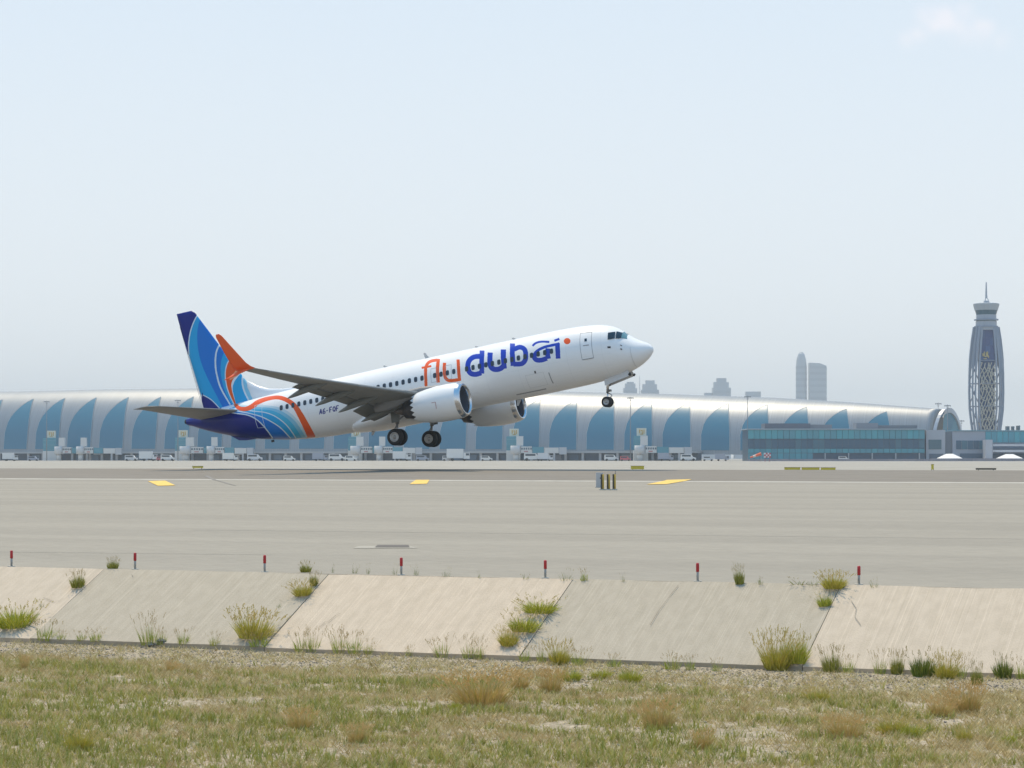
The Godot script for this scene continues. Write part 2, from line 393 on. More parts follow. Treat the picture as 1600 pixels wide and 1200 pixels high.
	["7", [-13.32,0.591,-13.15,0.666,-12.99,0.731,-12.84,0.788,-12.69,0.838,-12.54,0.883,-12.39,0.921,-12.22,0.952,-12.06,0.978,-11.89,1.003,-11.71,1.027,-11.53,1.051,-11.35,1.079,-11.15,1.107,-10.95,1.134,-10.74,1.163,-10.52,1.192,-10.32,1.223,-10.13,1.258,-9.94,1.294,-9.77,1.331,-9.61,1.371,-9.45,1.413,-9.3,1.461,-9.14,1.515,-8.99,1.574,-8.85,1.634,-8.71,1.699,-8.58,1.772,-8.45,1.855,-8.34,1.952,-8.26,2.069,-8.19,2.209,-8.17,2.377,-8.2,2.587,-8.35,2.909,-8.73,2.95,-8.53,2.95,-8.1,2.899,-7.95,2.562,-7.93,2.341,-7.97,2.161,-8.04,2.01,-8.15,1.886,-8.27,1.783,-8.4,1.694,-8.55,1.616,-8.7,1.547,-8.86,1.483,-9.02,1.422,-9.18,1.367,-9.34,1.321,-9.5,1.28,-9.67,1.245,-9.84,1.21,-10.02,1.175,-10.22,1.14,-10.43,1.106,-10.64,1.074,-10.86,1.043,-11.07,1.013,-11.26,0.984,-11.44,0.96,-11.61,0.94,-11.78,0.923,-11.93,0.906,-12.09,0.886,-12.24,0.858,-12.39,0.822,-12.53,0.777,-12.68,0.723,-12.82,0.661,-12.98,0.587,-13.14,0.499]],
	["w", [-14.06,1.059,-13.9,1.1,-13.74,1.138,-13.59,1.174,-13.43,1.208,-13.28,1.24,-13.13,1.271,-12.97,1.298,-12.82,1.323,-12.67,1.346,-12.52,1.37,-12.37,1.396,-12.24,1.426,-12.11,1.46,-11.98,1.496,-11.86,1.536,-11.75,1.578,-11.64,1.624,-11.54,1.674,-11.44,1.727,-11.35,1.783,-11.27,1.843,-11.19,1.908,-11.12,1.98,-11.05,2.062,-10.99,2.159,-10.95,2.272,-10.92,2.406,-10.93,2.567,-11,2.785,-11.24,2.95,-11.03,2.95,-10.85,2.709,-10.81,2.517,-10.81,2.365,-10.84,2.236,-10.89,2.124,-10.95,2.028,-11.02,1.946,-11.1,1.873,-11.18,1.807,-11.27,1.746,-11.37,1.689,-11.47,1.634,-11.58,1.582,-11.69,1.534,-11.81,1.489,-11.93,1.447,-12.06,1.408,-12.2,1.372,-12.35,1.339,-12.5,1.311,-12.65,1.285,-12.81,1.26,-12.96,1.234,-13.12,1.205,-13.27,1.172,-13.43,1.137,-13.58,1.1,-13.74,1.061,-13.9,1.018,-14.06,0.973]],
	["w", [-13.99,0.895,-13.82,0.944,-13.66,0.988,-13.5,1.029,-13.35,1.068,-13.19,1.106,-13.02,1.144,-12.86,1.183,-12.69,1.221,-12.51,1.258,-12.34,1.295,-12.17,1.331,-12,1.366,-11.84,1.403,-11.68,1.44,-11.52,1.476,-11.36,1.513,-11.21,1.551,-11.06,1.59,-10.93,1.631,-10.8,1.673,-10.67,1.717,-10.55,1.762,-10.43,1.808,-10.32,1.857,-10.2,1.907,-10.09,1.957,-9.99,2.01,-9.89,2.069,-9.8,2.135,-9.72,2.21,-9.65,2.3,-9.6,2.406,-9.57,2.534,-9.57,2.693,-9.65,2.93,-9.85,2.95,-9.66,2.95,-9.49,2.832,-9.45,2.635,-9.46,2.488,-9.49,2.366,-9.55,2.262,-9.63,2.173,-9.71,2.097,-9.81,2.031,-9.91,1.971,-10.02,1.917,-10.13,1.867,-10.25,1.817,-10.37,1.768,-10.49,1.721,-10.61,1.675,-10.74,1.63,-10.87,1.587,-11.02,1.545,-11.17,1.504,-11.32,1.465,-11.48,1.426,-11.65,1.389,-11.81,1.351,-11.98,1.312,-12.15,1.274,-12.32,1.236,-12.5,1.197,-12.67,1.157,-12.85,1.117,-13.02,1.075,-13.18,1.033,-13.35,0.991,-13.51,0.947,-13.67,0.901,-13.83,0.851,-14,0.793]],
	["w", [-13.79,0.801,-13.62,0.852,-13.46,0.898,-13.3,0.94,-13.14,0.979,-12.98,1.018,-12.81,1.057,-12.63,1.096,-12.44,1.136,-12.24,1.174,-12.04,1.21,-11.85,1.246,-11.66,1.281,-11.48,1.311,-11.29,1.337,-11.11,1.362,-10.93,1.388,-10.76,1.417,-10.59,1.451,-10.43,1.489,-10.27,1.53,-10.12,1.573,-9.98,1.619,-9.84,1.671,-9.72,1.725,-9.6,1.783,-9.49,1.845,-9.39,1.91,-9.29,1.981,-9.21,2.059,-9.14,2.145,-9.09,2.244,-9.06,2.361,-9.06,2.499,-9.1,2.673,-9.24,2.941,-9.51,2.95,-9.35,2.95,-9.09,2.866,-8.99,2.634,-8.96,2.469,-8.97,2.333,-9,2.218,-9.06,2.118,-9.13,2.032,-9.22,1.954,-9.31,1.882,-9.42,1.815,-9.53,1.753,-9.66,1.694,-9.79,1.638,-9.93,1.585,-10.08,1.537,-10.23,1.492,-10.39,1.45,-10.56,1.41,-10.73,1.374,-10.91,1.343,-11.1,1.315,-11.28,1.289,-11.47,1.262,-11.65,1.23,-11.84,1.195,-12.03,1.157,-12.23,1.118,-12.43,1.077,-12.63,1.035,-12.81,0.992,-12.99,0.949,-13.15,0.906,-13.32,0.862,-13.48,0.814,-13.64,0.762,-13.82,0.701]],
	["o", [-13.85,0.25,-13.85,0.25,-13.85,0.25,-13.85,0.25,-13.85,0.25,-13.85,0.25,-13.85,0.25,-13.82,0.25,-13.71,0.372,-13.52,0.617,-13.38,0.768,-13.25,0.886,-13.12,0.979,-12.98,1.049,-12.85,1.101,-12.71,1.138,-12.57,1.165,-12.44,1.182,-12.3,1.192,-12.17,1.192,-12.04,1.182,-11.92,1.166,-11.81,1.147,-11.71,1.127,-11.62,1.106,-11.52,1.081,-11.45,1.046,-11.4,1.013,-11.35,0.985,-11.3,0.96,-11.24,0.938,-11.14,0.917,-11.03,0.896,-10.9,0.876,-10.77,0.86,-10.64,0.848,-10.5,0.841,-10.37,0.838,-10.23,0.837,-10.08,0.841,-9.94,0.851,-9.8,0.868,-9.67,0.891,-9.54,0.919,-9.42,0.951,-9.29,0.987,-9.17,1.025,-9.05,1.065,-8.94,1.107,-8.83,1.15,-8.72,1.195,-8.62,1.242,-8.53,1.289,-8.44,1.338,-8.37,1.388,-8.3,1.439,-8.25,1.493,-8.2,1.55,-8.15,1.612,-8.11,1.678,-8.07,1.747,-8.03,1.821,-8,1.9,-7.98,1.985,-7.96,2.075,-7.95,2.17,-7.96,2.269,-7.97,2.376,-8.01,2.495,-8.07,2.639,-8.18,2.833,-8.44,2.95,-8.73,2.95,-7.69,2.95,-7.51,2.795,-7.43,2.626,-7.39,2.491,-7.37,2.375,-7.37,2.27,-7.38,2.174,-7.4,2.083,-7.43,1.995,-7.47,1.909,-7.51,1.826,-7.56,1.747,-7.62,1.674,-7.68,1.606,-7.74,1.54,-7.8,1.476,-7.88,1.411,-7.96,1.347,-8.06,1.284,-8.17,1.222,-8.28,1.162,-8.41,1.103,-8.54,1.045,-8.68,0.988,-8.82,0.933,-8.96,0.877,-9.12,0.823,-9.28,0.768,-9.44,0.715,-9.61,0.665,-9.78,0.619,-9.96,0.58,-10.13,0.549,-10.31,0.522,-10.48,0.498,-10.64,0.48,-10.8,0.469,-10.95,0.465,-11.1,0.473,-11.24,0.49,-11.37,0.514,-11.49,0.542,-11.59,0.574,-11.68,0.615,-11.75,0.664,-11.8,0.709,-11.84,0.745,-11.88,0.772,-11.93,0.799,-12,0.827,-12.08,0.855,-12.17,0.881,-12.25,0.9,-12.33,0.911,-12.41,0.913,-12.51,0.907,-12.61,0.892,-12.72,0.87,-12.82,0.839,-12.92,0.8,-13.01,0.754,-13.09,0.693,-13.19,0.601,-13.34,0.446,-13.25,0.25,-13.55,0.25,-13.55,0.25,-13.55,0.25,-13.55,0.25,-13.7,0.25,-13.7,0.25,-13.7,0.25,-13.7,0.25]],
]
const FIN_PRINT := [
	["1", [-18.24,9.54,-15.5,8.99,-15.71,8.7,-15.81,8.58,-15.9,8.46,-16,8.35,-16.09,8.23,-16.18,8.12,-16.26,8,-16.34,7.89,-16.41,7.78,-16.47,7.67,-16.53,7.55,-16.59,7.44,-16.65,7.32,-16.7,7.19,-16.75,7.06,-16.8,6.92,-16.84,6.78,-16.88,6.64,-16.91,6.52,-16.94,6.4,-16.95,6.29,-16.97,6.18,-16.98,6.08,-16.99,5.98,-17,5.87,-18.79,6.22]],
	["4", [-15.71,8.7,-15.81,8.58,-15.9,8.46,-16,8.35,-16.09,8.23,-16.18,8.12,-16.26,8,-16.34,7.89,-16.41,7.78,-16.47,7.67,-16.53,7.55,-16.59,7.44,-16.65,7.32,-16.7,7.19,-16.75,7.06,-16.8,6.92,-16.84,6.78,-16.88,6.64,-16.91,6.52,-16.94,6.4,-16.95,6.29,-16.97,6.18,-16.98,6.08,-16.99,5.98,-17,5.87,-16.52,2.94,-15.88,1.6,-14.86,1.31,-14.81,1.59,-14.91,1.84,-15.02,2.11,-15.12,2.37,-15.22,2.63,-15.32,2.87,-15.41,3.11,-15.5,3.33,-15.58,3.54,-15.65,3.75,-15.73,3.94,-15.79,4.13,-15.85,4.33,-15.91,4.51,-15.96,4.69,-16,4.87,-16.04,5.05,-16.08,5.23,-16.1,5.41,-16.12,5.61,-16.13,5.82,-16.14,6.03,-16.14,6.24,-16.13,6.45,-16.11,6.64,-16.09,6.84,-16.06,7.03,-16.02,7.21,-15.98,7.39,-15.93,7.57,-15.87,7.73,-15.81,7.89,-15.74,8.04,-15.65,8.18,-15.57,8.31,-15.49,8.45,-15.41,8.59]],
	["3", [-15.41,8.59,-15.49,8.45,-15.57,8.31,-15.65,8.18,-15.74,8.04,-15.81,7.89,-15.87,7.73,-15.93,7.57,-15.98,7.39,-16.02,7.21,-16.06,7.03,-16.09,6.84,-16.11,6.64,-16.13,6.45,-16.14,6.24,-16.14,6.03,-16.13,5.82,-16.12,5.61,-16.1,5.41,-16.08,5.23,-16.04,5.05,-16,4.87,-15.96,4.69,-15.91,4.51,-15.85,4.33,-15.79,4.13,-15.73,3.94,-15.65,3.75,-15.58,3.54,-15.5,3.33,-15.41,3.11,-15.32,2.87,-15.22,2.63,-15.12,2.37,-15.02,2.11,-14.91,1.84,-14.81,1.59,-14.19,1.47,-14.16,1.65,-14.25,1.86,-14.35,2.08,-14.45,2.29,-14.55,2.5,-14.63,2.7,-14.7,2.88,-14.75,3.05,-14.79,3.2,-14.82,3.34,-14.84,3.48,-14.86,3.62,-14.87,3.76,-14.89,3.92,-14.9,4.07,-14.9,4.23,-14.9,4.39,-14.9,4.55,-14.89,4.71,-14.87,4.86,-14.84,5.02,-14.81,5.17,-14.77,5.32,-14.72,5.47,-14.67,5.61,-14.61,5.73,-14.53,5.85,-14.46,5.96,-14.37,6.07,-14.29,6.18,-14.21,6.29,-14.34,6.96]],
	["3", [-14.21,6.29,-14.29,6.18,-14.37,6.07,-14.46,5.96,-14.53,5.85,-14.61,5.73,-14.67,5.61,-14.72,5.47,-14.77,5.32,-14.81,5.17,-14.84,5.02,-14.87,4.86,-14.89,4.71,-14.9,4.55,-14.9,4.39,-14.9,4.23,-14.9,4.07,-14.89,3.92,-14.87,3.76,-14.86,3.62,-14.84,3.48,-14.82,3.34,-14.79,3.2,-14.75,3.05,-14.7,2.88,-14.63,2.7,-14.55,2.5,-14.45,2.29,-14.35,2.08,-14.25,1.86,-14.16,1.65,-13.97,1.52,-14.03,1.68,-14.1,1.83,-14.17,1.98,-14.23,2.14,-14.29,2.29,-14.35,2.44,-14.39,2.59,-14.42,2.73,-14.46,2.88,-14.48,3.02,-14.5,3.17,-14.52,3.32,-14.53,3.47,-14.54,3.63,-14.55,3.79,-14.55,3.95,-14.54,4.11,-14.52,4.26,-14.5,4.41,-14.46,4.57,-14.42,4.72,-14.38,4.87,-14.32,5.02,-14.26,5.15,-14.2,5.27,-14.12,5.39,-14.04,5.5,-13.95,5.6,-13.86,5.7,-13.78,5.81]],
	["4", [-13.78,5.81,-13.86,5.7,-13.95,5.6,-14.04,5.5,-14.12,5.39,-14.2,5.27,-14.26,5.15,-14.32,5.02,-14.38,4.87,-14.42,4.72,-14.46,4.57,-14.5,4.41,-14.52,4.26,-14.54,4.11,-14.55,3.95,-14.55,3.79,-14.54,3.63,-14.53,3.47,-14.52,3.32,-14.5,3.17,-14.48,3.02,-14.46,2.88,-14.42,2.73,-14.39,2.59,-14.35,2.44,-14.29,2.29,-14.23,2.14,-14.17,1.98,-14.1,1.83,-14.03,1.68,-13.97,1.52,-13.8,1.54,-13.86,1.7,-13.92,1.87,-13.98,2.03,-14.03,2.19,-14.08,2.34,-14.12,2.49,-14.15,2.63,-14.18,2.76,-14.2,2.89,-14.21,3.02,-14.22,3.14,-14.23,3.26,-14.23,3.39,-14.23,3.52,-14.22,3.64,-14.21,3.77,-14.19,3.89,-14.17,4,-14.14,4.11,-14.11,4.22,-14.07,4.32,-14.03,4.42,-13.98,4.52,-13.93,4.62,-13.86,4.72,-13.78,4.82,-13.69,4.92,-13.6,5.02,-13.51,5.12,-13.43,5.22,-13.5,5.57]],
	["o", [-13.43,5.22,-13.51,5.12,-13.6,5.02,-13.69,4.92,-13.78,4.82,-13.86,4.72,-13.93,4.62,-13.98,4.52,-14.03,4.42,-14.07,4.32,-14.11,4.22,-14.14,4.11,-14.17,4,-14.19,3.89,-14.21,3.77,-14.22,3.64,-14.23,3.52,-14.23,3.39,-14.23,3.26,-14.22,3.14,-14.21,3.02,-14.2,2.89,-14.18,2.76,-14.15,2.63,-14.12,2.49,-14.08,2.34,-14.03,2.19,-13.98,2.03,-13.92,1.87,-13.86,1.7,-13.8,1.54,-13.65,1.51,-13.68,1.7,-13.72,1.9,-13.76,2.1,-13.79,2.3,-13.82,2.47,-13.83,2.63,-13.84,2.75,-13.84,2.86,-13.84,2.95,-13.82,3.03,-13.8,3.1,-13.77,3.18,-13.73,3.25,-13.68,3.32,-13.62,3.39,-13.55,3.45,-13.48,3.51,-13.41,3.58,-13.33,3.64,-13.24,3.69,-13.14,3.75,-13.05,3.81,-12.98,3.87,-12.92,3.95,-12.88,4.05,-12.85,4.15,-12.84,4.26,-12.83,4.38,-12.84,4.49,-12.86,4.6,-12.9,4.7,-12.96,4.8,-13.02,4.9,-13.1,4.99,-13.17,5.09,-13.24,5.19]],
	["p", [-13.94,3.58,-13.86,3.63,-13.78,3.68,-13.69,3.72,-13.61,3.77,-13.54,3.82,-13.46,3.87,-13.4,3.93,-13.34,4,-13.29,4.06,-13.24,4.14,-13.18,4.21,-13.13,4.27,-13,3.78,-13.05,3.74,-13.09,3.7,-13.14,3.67,-13.18,3.63,-13.24,3.59,-13.3,3.56,-13.38,3.53,-13.47,3.5,-13.57,3.47,-13.67,3.44,-13.77,3.41,-13.87,3.38]],
	["4", [-13.65,1.51,-13.67,1.7,-13.7,1.9,-13.72,2.1,-13.74,2.29,-13.76,2.46,-13.76,2.61,-13.75,2.74,-13.73,2.84,-13.71,2.92,-13.67,3,-13.63,3.07,-13.59,3.14,-13.54,3.22,-13.48,3.28,-13.41,3.35,-13.34,3.41,-13.27,3.47,-13.2,3.54,-13.12,3.6,-13.05,3.66,-12.96,3.73,-12.88,3.79,-12.79,3.85,-12.71,3.91,-12.51,3.87,-12.57,3.81,-12.65,3.76,-12.72,3.7,-12.79,3.64,-12.85,3.57,-12.89,3.48,-12.92,3.37,-12.94,3.24,-12.95,3.1,-12.96,2.96,-12.95,2.8,-12.93,2.64,-12.89,2.47,-12.84,2.3,-12.78,2.11,-12.71,1.92,-12.64,1.73,-12.58,1.55]],
	["6", [-12.69,3.72,-12.72,3.67,-12.75,3.62,-12.78,3.58,-12.81,3.52,-12.84,3.46,-12.86,3.38,-12.87,3.28,-12.89,3.17,-12.9,3.05,-12.9,2.92,-12.89,2.78,-12.87,2.63,-12.84,2.47,-12.79,2.29,-12.72,2.11,-12.66,1.92,-12.59,1.73,-12.53,1.54,-12.05,1.54,-12.05,1.7,-12.06,1.86,-12.06,2.02,-12.06,2.18,-12.06,2.33,-12.05,2.48,-12.04,2.61,-12.01,2.75,-11.99,2.87,-11.96,2.99,-11.94,3.1,-11.93,3.2,-11.93,3.29,-11.93,3.36,-11.94,3.41,-11.95,3.47,-11.96,3.52,-11.97,3.58]],
	["1", [-16.35,2.96,-16.28,2.76,-15.66,2.26,-15.05,1.44,-16.17,1.18,-16.79,1.29]],
	["w", [-15.75,8.72,-15.85,8.61,-15.94,8.49,-16.04,8.37,-16.13,8.26,-16.22,8.14,-16.3,8.03,-16.38,7.91,-16.45,7.8,-16.52,7.69,-16.58,7.58,-16.64,7.46,-16.69,7.34,-16.75,7.21,-16.8,7.07,-16.84,6.93,-16.89,6.79,-16.93,6.66,-16.96,6.53,-16.98,6.41,-17,6.3,-17.01,6.19,-17.02,6.09,-17.03,5.98,-17.05,5.88,-16.95,5.86,-16.94,5.97,-16.93,6.07,-16.92,6.18,-16.91,6.28,-16.89,6.39,-16.87,6.51,-16.83,6.63,-16.8,6.76,-16.75,6.9,-16.71,7.04,-16.66,7.17,-16.6,7.3,-16.55,7.42,-16.49,7.53,-16.43,7.65,-16.37,7.75,-16.3,7.86,-16.22,7.98,-16.14,8.09,-16.05,8.21,-15.96,8.32,-15.86,8.44,-15.77,8.55,-15.67,8.67]],
	["w", [-14.27,6.33,-14.35,6.21,-14.43,6.11,-14.51,6,-14.59,5.88,-14.67,5.76,-14.73,5.63,-14.79,5.49,-14.83,5.34,-14.87,5.19,-14.91,5.03,-14.93,4.87,-14.95,4.72,-14.97,4.56,-14.97,4.4,-14.97,4.24,-14.97,4.08,-14.95,3.92,-14.94,3.76,-14.93,3.61,-14.91,3.47,-14.89,3.33,-14.86,3.19,-14.82,3.04,-14.76,2.87,-14.69,2.68,-14.61,2.48,-14.51,2.27,-14.41,2.06,-14.31,1.84,-14.22,1.63,-14.09,1.67,-14.19,1.88,-14.29,2.1,-14.39,2.31,-14.48,2.52,-14.57,2.71,-14.63,2.9,-14.69,3.06,-14.72,3.21,-14.75,3.35,-14.77,3.48,-14.79,3.62,-14.8,3.76,-14.82,3.92,-14.83,4.07,-14.84,4.23,-14.84,4.39,-14.83,4.54,-14.82,4.7,-14.8,4.85,-14.77,5,-14.74,5.16,-14.7,5.31,-14.66,5.45,-14.61,5.58,-14.55,5.7,-14.48,5.82,-14.4,5.93,-14.32,6.03,-14.23,6.14,-14.15,6.26]],
	["w", [-12.67,3.88,-12.72,3.81,-12.77,3.74,-12.82,3.67,-12.87,3.59,-12.92,3.5,-12.95,3.4,-12.97,3.28,-12.98,3.15,-12.99,3,-12.99,2.85,-12.98,2.7,-12.95,2.54,-12.91,2.37,-12.86,2.19,-12.79,2.02,-12.73,1.84,-12.66,1.66,-12.6,1.48,-12.48,1.51,-12.54,1.68,-12.61,1.87,-12.68,2.04,-12.74,2.22,-12.79,2.39,-12.83,2.55,-12.85,2.7,-12.86,2.85,-12.86,3,-12.86,3.13,-12.84,3.26,-12.82,3.37,-12.8,3.46,-12.76,3.54,-12.71,3.61,-12.66,3.67,-12.61,3.74,-12.56,3.82]],
	["w", [-16.36,2.74,-16.24,2.66,-16.13,2.58,-16.02,2.51,-15.91,2.43,-15.8,2.34,-15.69,2.24,-15.58,2.12,-15.47,1.99,-15.36,1.85,-15.25,1.7,-15.14,1.56,-15.03,1.41,-14.96,1.45,-15.07,1.6,-15.18,1.74,-15.29,1.89,-15.41,2.03,-15.52,2.17,-15.63,2.29,-15.74,2.39,-15.86,2.48,-15.97,2.56,-16.08,2.64,-16.19,2.71,-16.31,2.79]],
	["w", [-13.46,5.25,-13.55,5.15,-13.64,5.05,-13.73,4.94,-13.81,4.84,-13.89,4.74,-13.96,4.64,-14.02,4.53,-14.07,4.43,-14.11,4.33,-14.15,4.23,-14.18,4.12,-14.21,4.01,-14.23,3.9,-14.25,3.77,-14.26,3.65,-14.27,3.52,-14.27,3.39,-14.27,3.27,-14.26,3.14,-14.26,3.01,-14.24,2.89,-14.22,2.76,-14.2,2.63,-14.16,2.49,-14.12,2.34,-14.07,2.18,-14.02,2.02,-13.96,1.86,-13.9,1.69,-13.84,1.53,-13.76,1.55,-13.82,1.71,-13.88,1.87,-13.94,2.04,-13.99,2.2,-14.04,2.35,-14.08,2.5,-14.11,2.64,-14.14,2.77,-14.16,2.89,-14.17,3.02,-14.18,3.14,-14.19,3.26,-14.19,3.39,-14.19,3.51,-14.18,3.64,-14.17,3.76,-14.15,3.88,-14.13,3.99,-14.1,4.1,-14.07,4.21,-14.03,4.3,-13.99,4.4,-13.94,4.5,-13.89,4.6,-13.82,4.7,-13.74,4.8,-13.66,4.9,-13.57,5,-13.48,5.1,-13.39,5.2]],
]

# ---------------------------------------------------------------- the ground
func sheet(v0: float, v1: float, reach: float, metres: Vector2) -> SurfaceTool:
	var st := start()
	var vs := [v0]
	for p in PROFILE:
		if p[0] > v0 + 0.01 and p[0] < v1 - 0.01:
			vs.append(p[0])
	vs.append(v1)
	var us := [-reach, -600.0, -120.0, 0.0, 120.0, 600.0, reach]
	for i in vs.size() - 1:
		for k in us.size() - 1:
			var c := []
			var t := []
			for q in [[k, i], [k, i + 1], [k + 1, i + 1], [k + 1, i]]:
				c.append(pt(us[q[0]], profile(vs[q[1]]), vs[q[1]]))
				t.append(Vector2(us[q[0]] / metres.x, vs[q[1]] / metres.y))
			quad_uv(st, c, t, Vector2(metres.x / 330.0, metres.y / 37.0))
	return st

func surface_mat(base: Texture2D, over: Texture2D, rough: float, normal: Texture2D = null, depth := 0.5, over_scale := Vector3.ONE) -> StandardMaterial3D:
	var m := StandardMaterial3D.new()
	m.albedo_texture = base
	m.roughness = rough
	if over:
		m.detail_enabled = true
		m.detail_blend_mode = BaseMaterial3D.BLEND_MODE_MUL
		m.detail_albedo = over
		m.detail_uv_layer = BaseMaterial3D.DETAIL_UV_2 if over_scale != Vector3.ONE else BaseMaterial3D.DETAIL_UV_1
		m.uv2_scale = over_scale
	if normal:
		m.normal_enabled = true
		m.normal_texture = normal
		m.normal_scale = depth
	return m

func flat_strip(corners: Array, cols: int, rows: int, lift: float) -> SurfaceTool:
	# four pixel corners (far left, far right, near right, near left) laid on the ground
	var st := start()
	var g := []
	for c in corners:
		g.append(on_ground(c[0], c[1]))
	var grid := []
	for r in rows + 1:
		var line := []
		for c in cols + 1:
			var a: Vector3 = g[0].lerp(g[1], float(c) / cols)
			var b: Vector3 = g[3].lerp(g[2], float(c) / cols)
			var p := a.lerp(b, float(r) / rows)
			p.y = ground_y(p) + lift
			line.append(p)
		grid.append(line)
	for r in rows:
		for c in cols:
			quad(st, grid[r][c], grid[r][c + 1], grid[r + 1][c + 1], grid[r + 1][c])
	return st

func trowel_marks() -> ImageTexture:
	# lighter drag lines left by the screed, running down the slope
	var img := Image.create(1024, 512, true, Image.FORMAT_RGB8)
	img.fill(Color(0.93, 0.93, 0.93))
	var r := RandomNumberGenerator.new()
	r.seed = 33
	for i in 420:
		var t := r.randf_range(0.895, 0.955)
		img.fill_rect(Rect2i(r.randi() % 1024, r.randi_range(-150, 500), r.randi_range(1, 7), r.randi_range(40, 330)), Color(t, t, t * 0.995))
	for i in 16:
		var t := r.randf_range(0.96, 1.0)
		var x := r.randi() % 1024
		var y := r.randi_range(-200, 100)
		for k in 24:
			img.fill_rect(Rect2i(x + r.randi_range(-1, 1), y, r.randi_range(3, 6), 30), Color(t, t, t))
			y += 26
	return ImageTexture.create_from_image(img)

func build_ground() -> void:
	# soil of the verge; grass and stones lie on it
	var soil := surface_mat(noise(0.03, 5, 11, Color(0.27, 0.225, 0.16), Color(0.46, 0.395, 0.295), 1024), noise(0.012, 3, 12, Color(0.78, 0.78, 0.74), Color(1, 1, 1)), 0.95, bumps(0.06, 4, 13, 6.0), 0.8)
	structure("verge_ground", sheet(-400.0, 26.6, 5300.0, Vector2(2.6, 2.6)), soil)
	# a low bank of soil under the concrete slabs, seen in their joints
	var bank := start()
	for k in 30:
		var u0 := -70.0 + k * 5.0
		quad(bank, pt(u0, -0.99, 26.64), pt(u0, -0.06, 28.5), pt(u0 + 5.0, -0.06, 28.5), pt(u0 + 5.0, -0.99, 26.64))
	structure("bank", bank, paint(Color(0.12, 0.10, 0.075), 0.95))
	# light asphalt shoulder, streaked along the runway
	var asphalt_fine := noise(0.09, 5, 21, Color(0.238, 0.221, 0.185), Color(0.315, 0.292, 0.246), 1024)
	var streaks := noise(0.008, 6, 22, Color(0.89, 0.89, 0.89), Color(1, 1, 1), 1024, 0.28, 0.72)
	var sh := surface_mat(asphalt_fine, null, 0.88, bumps(0.2, 3, 23, 3.0), 0.35)
	sh.detail_enabled = true
	sh.detail_blend_mode = BaseMaterial3D.BLEND_MODE_MUL
	sh.detail_albedo = streaks
	sh.detail_uv_layer = BaseMaterial3D.DETAIL_UV_2
	structure("runway_shoulder", sheet(28.45, 116.0, 5300.0, Vector2(60.0, 3.2)), sh)
	var tar_fine := noise(0.08, 5, 31, Color(0.165, 0.148, 0.122), Color(0.215, 0.193, 0.162), 1024)
	var rw := surface_mat(tar_fine, noise(0.02, 4, 32, Color(0.80, 0.79, 0.78), Color(1, 1, 1), 512), 0.85)
	structure("runway", sheet(116.0, 176.0, 5300.0, Vector2(90.0, 9.0)), rw)
	var sand := surface_mat(noise(0.02, 5, 41, Color(0.26, 0.247, 0.215), Color(0.37, 0.352, 0.31), 512), null, 0.95)
	structure("far_ground", sheet(176.0, 5300.0, 5300.0, Vector2(160.0, 40.0)), sand)

	# painted markings
	var runway_shoulder: Node = get_node("runway_shoulder")
	var white := surface_mat(noise(0.03, 4, 51, Color(0.38, 0.365, 0.325), Color(0.52, 0.50, 0.45), 256), null, 0.8)
	white.uv1_triplanar = true
	white.uv1_world_triplanar = true
	white.uv1_scale = Vector3(0.08, 0.08, 0.08)
	var edge := start()
	for k in 40:
		quad(edge, pt(-200.0 + k * 10.0, profile(113.4) + 0.006, 113.4), pt(-200.0 + k * 10.0, profile(115.9) + 0.006, 115.9), pt(-190.0 + k * 10.0, profile(115.9) + 0.006, 115.9), pt(-190.0 + k * 10.0, profile(113.4) + 0.006, 113.4))
	build("edge_line", edge, white, runway_shoulder)
	var yellow := surface_mat(noise(0.05, 4, 52, Color(0.62, 0.40, 0.07), Color(0.78, 0.54, 0.13), 256), null, 0.8)
	yellow.uv1_triplanar = true
	yellow.uv1_world_triplanar = true
	yellow.uv1_scale = Vector3(0.3, 0.3, 0.3)
	for c in [[[231, 752.2], [258, 751.4], [274, 759.0], [247, 759.6]], [[650, 750.2], [671, 750.2], [667, 756.4], [640, 757.0]], [[1042, 750.2], [1081, 749.3], [1041, 757.0], [1010, 757.4]]]:
		build("yellow_stripe", flat_strip(c, 10, 6, 0.02), yellow, runway_shoulder)
	# a drain inlet let into the shoulder
	var drain := build("drain_apron", flat_strip([[560, 853.6], [640, 853.4], [652, 856.8], [552, 857.0]], 6, 3, 0.006), paint(Color(0.335, 0.315, 0.27), 0.9), runway_shoulder)
	drain.set_meta("label", "pale concrete patch round a drain slot")
	build("drain_grate", flat_strip([[590, 852.2], [638, 852.2], [640, 855.8], [586, 855.8]], 6, 3, 0.012), paint(Color(0.10, 0.09, 0.08), 0.8), runway_shoulder)
	# long sealed cracks and paver joints along the runway, and rubber on the runway
	var crack := paint(Color(0.25, 0.24, 0.215), 0.9)
	for c in [[300, 828.0, 1300, 0.18], [-30, 862.0, 460, 0.2]]:
		build("paver_joint", flat_strip([[c[0], c[1]], [c[0] + c[2], c[1] + c[2] * 0.011], [c[0] + c[2], c[1] + c[2] * 0.011 + c[3]], [c[0], c[1] + c[3]]], 40, 1, 0.005), crack, runway_shoulder)
	for c in [[318, 743.5, 366, 759.0, 1.2]]:
		build("sealed_crack", flat_strip([[c[0], c[1]], [c[0] + 7, c[1]], [c[2] + 3, c[3]], [c[2], c[3]]], 1, 20, 0.012), paint(Color(0.20, 0.19, 0.175), 0.9), runway_shoulder)

	# the concrete slope: cast slabs with open joints
	var slope := Node3D.new()
	slope.name = "concrete_slope"
	add_child(slope)
	slope.set_meta("kind", "structure")
	var brushed := trowel_marks()
	var tones := [Color(0.56, 0.482, 0.385), Color(0.445, 0.398, 0.32), Color(0.575, 0.488, 0.385), Color(0.425, 0.382, 0.31)]
	var slab_mats := []
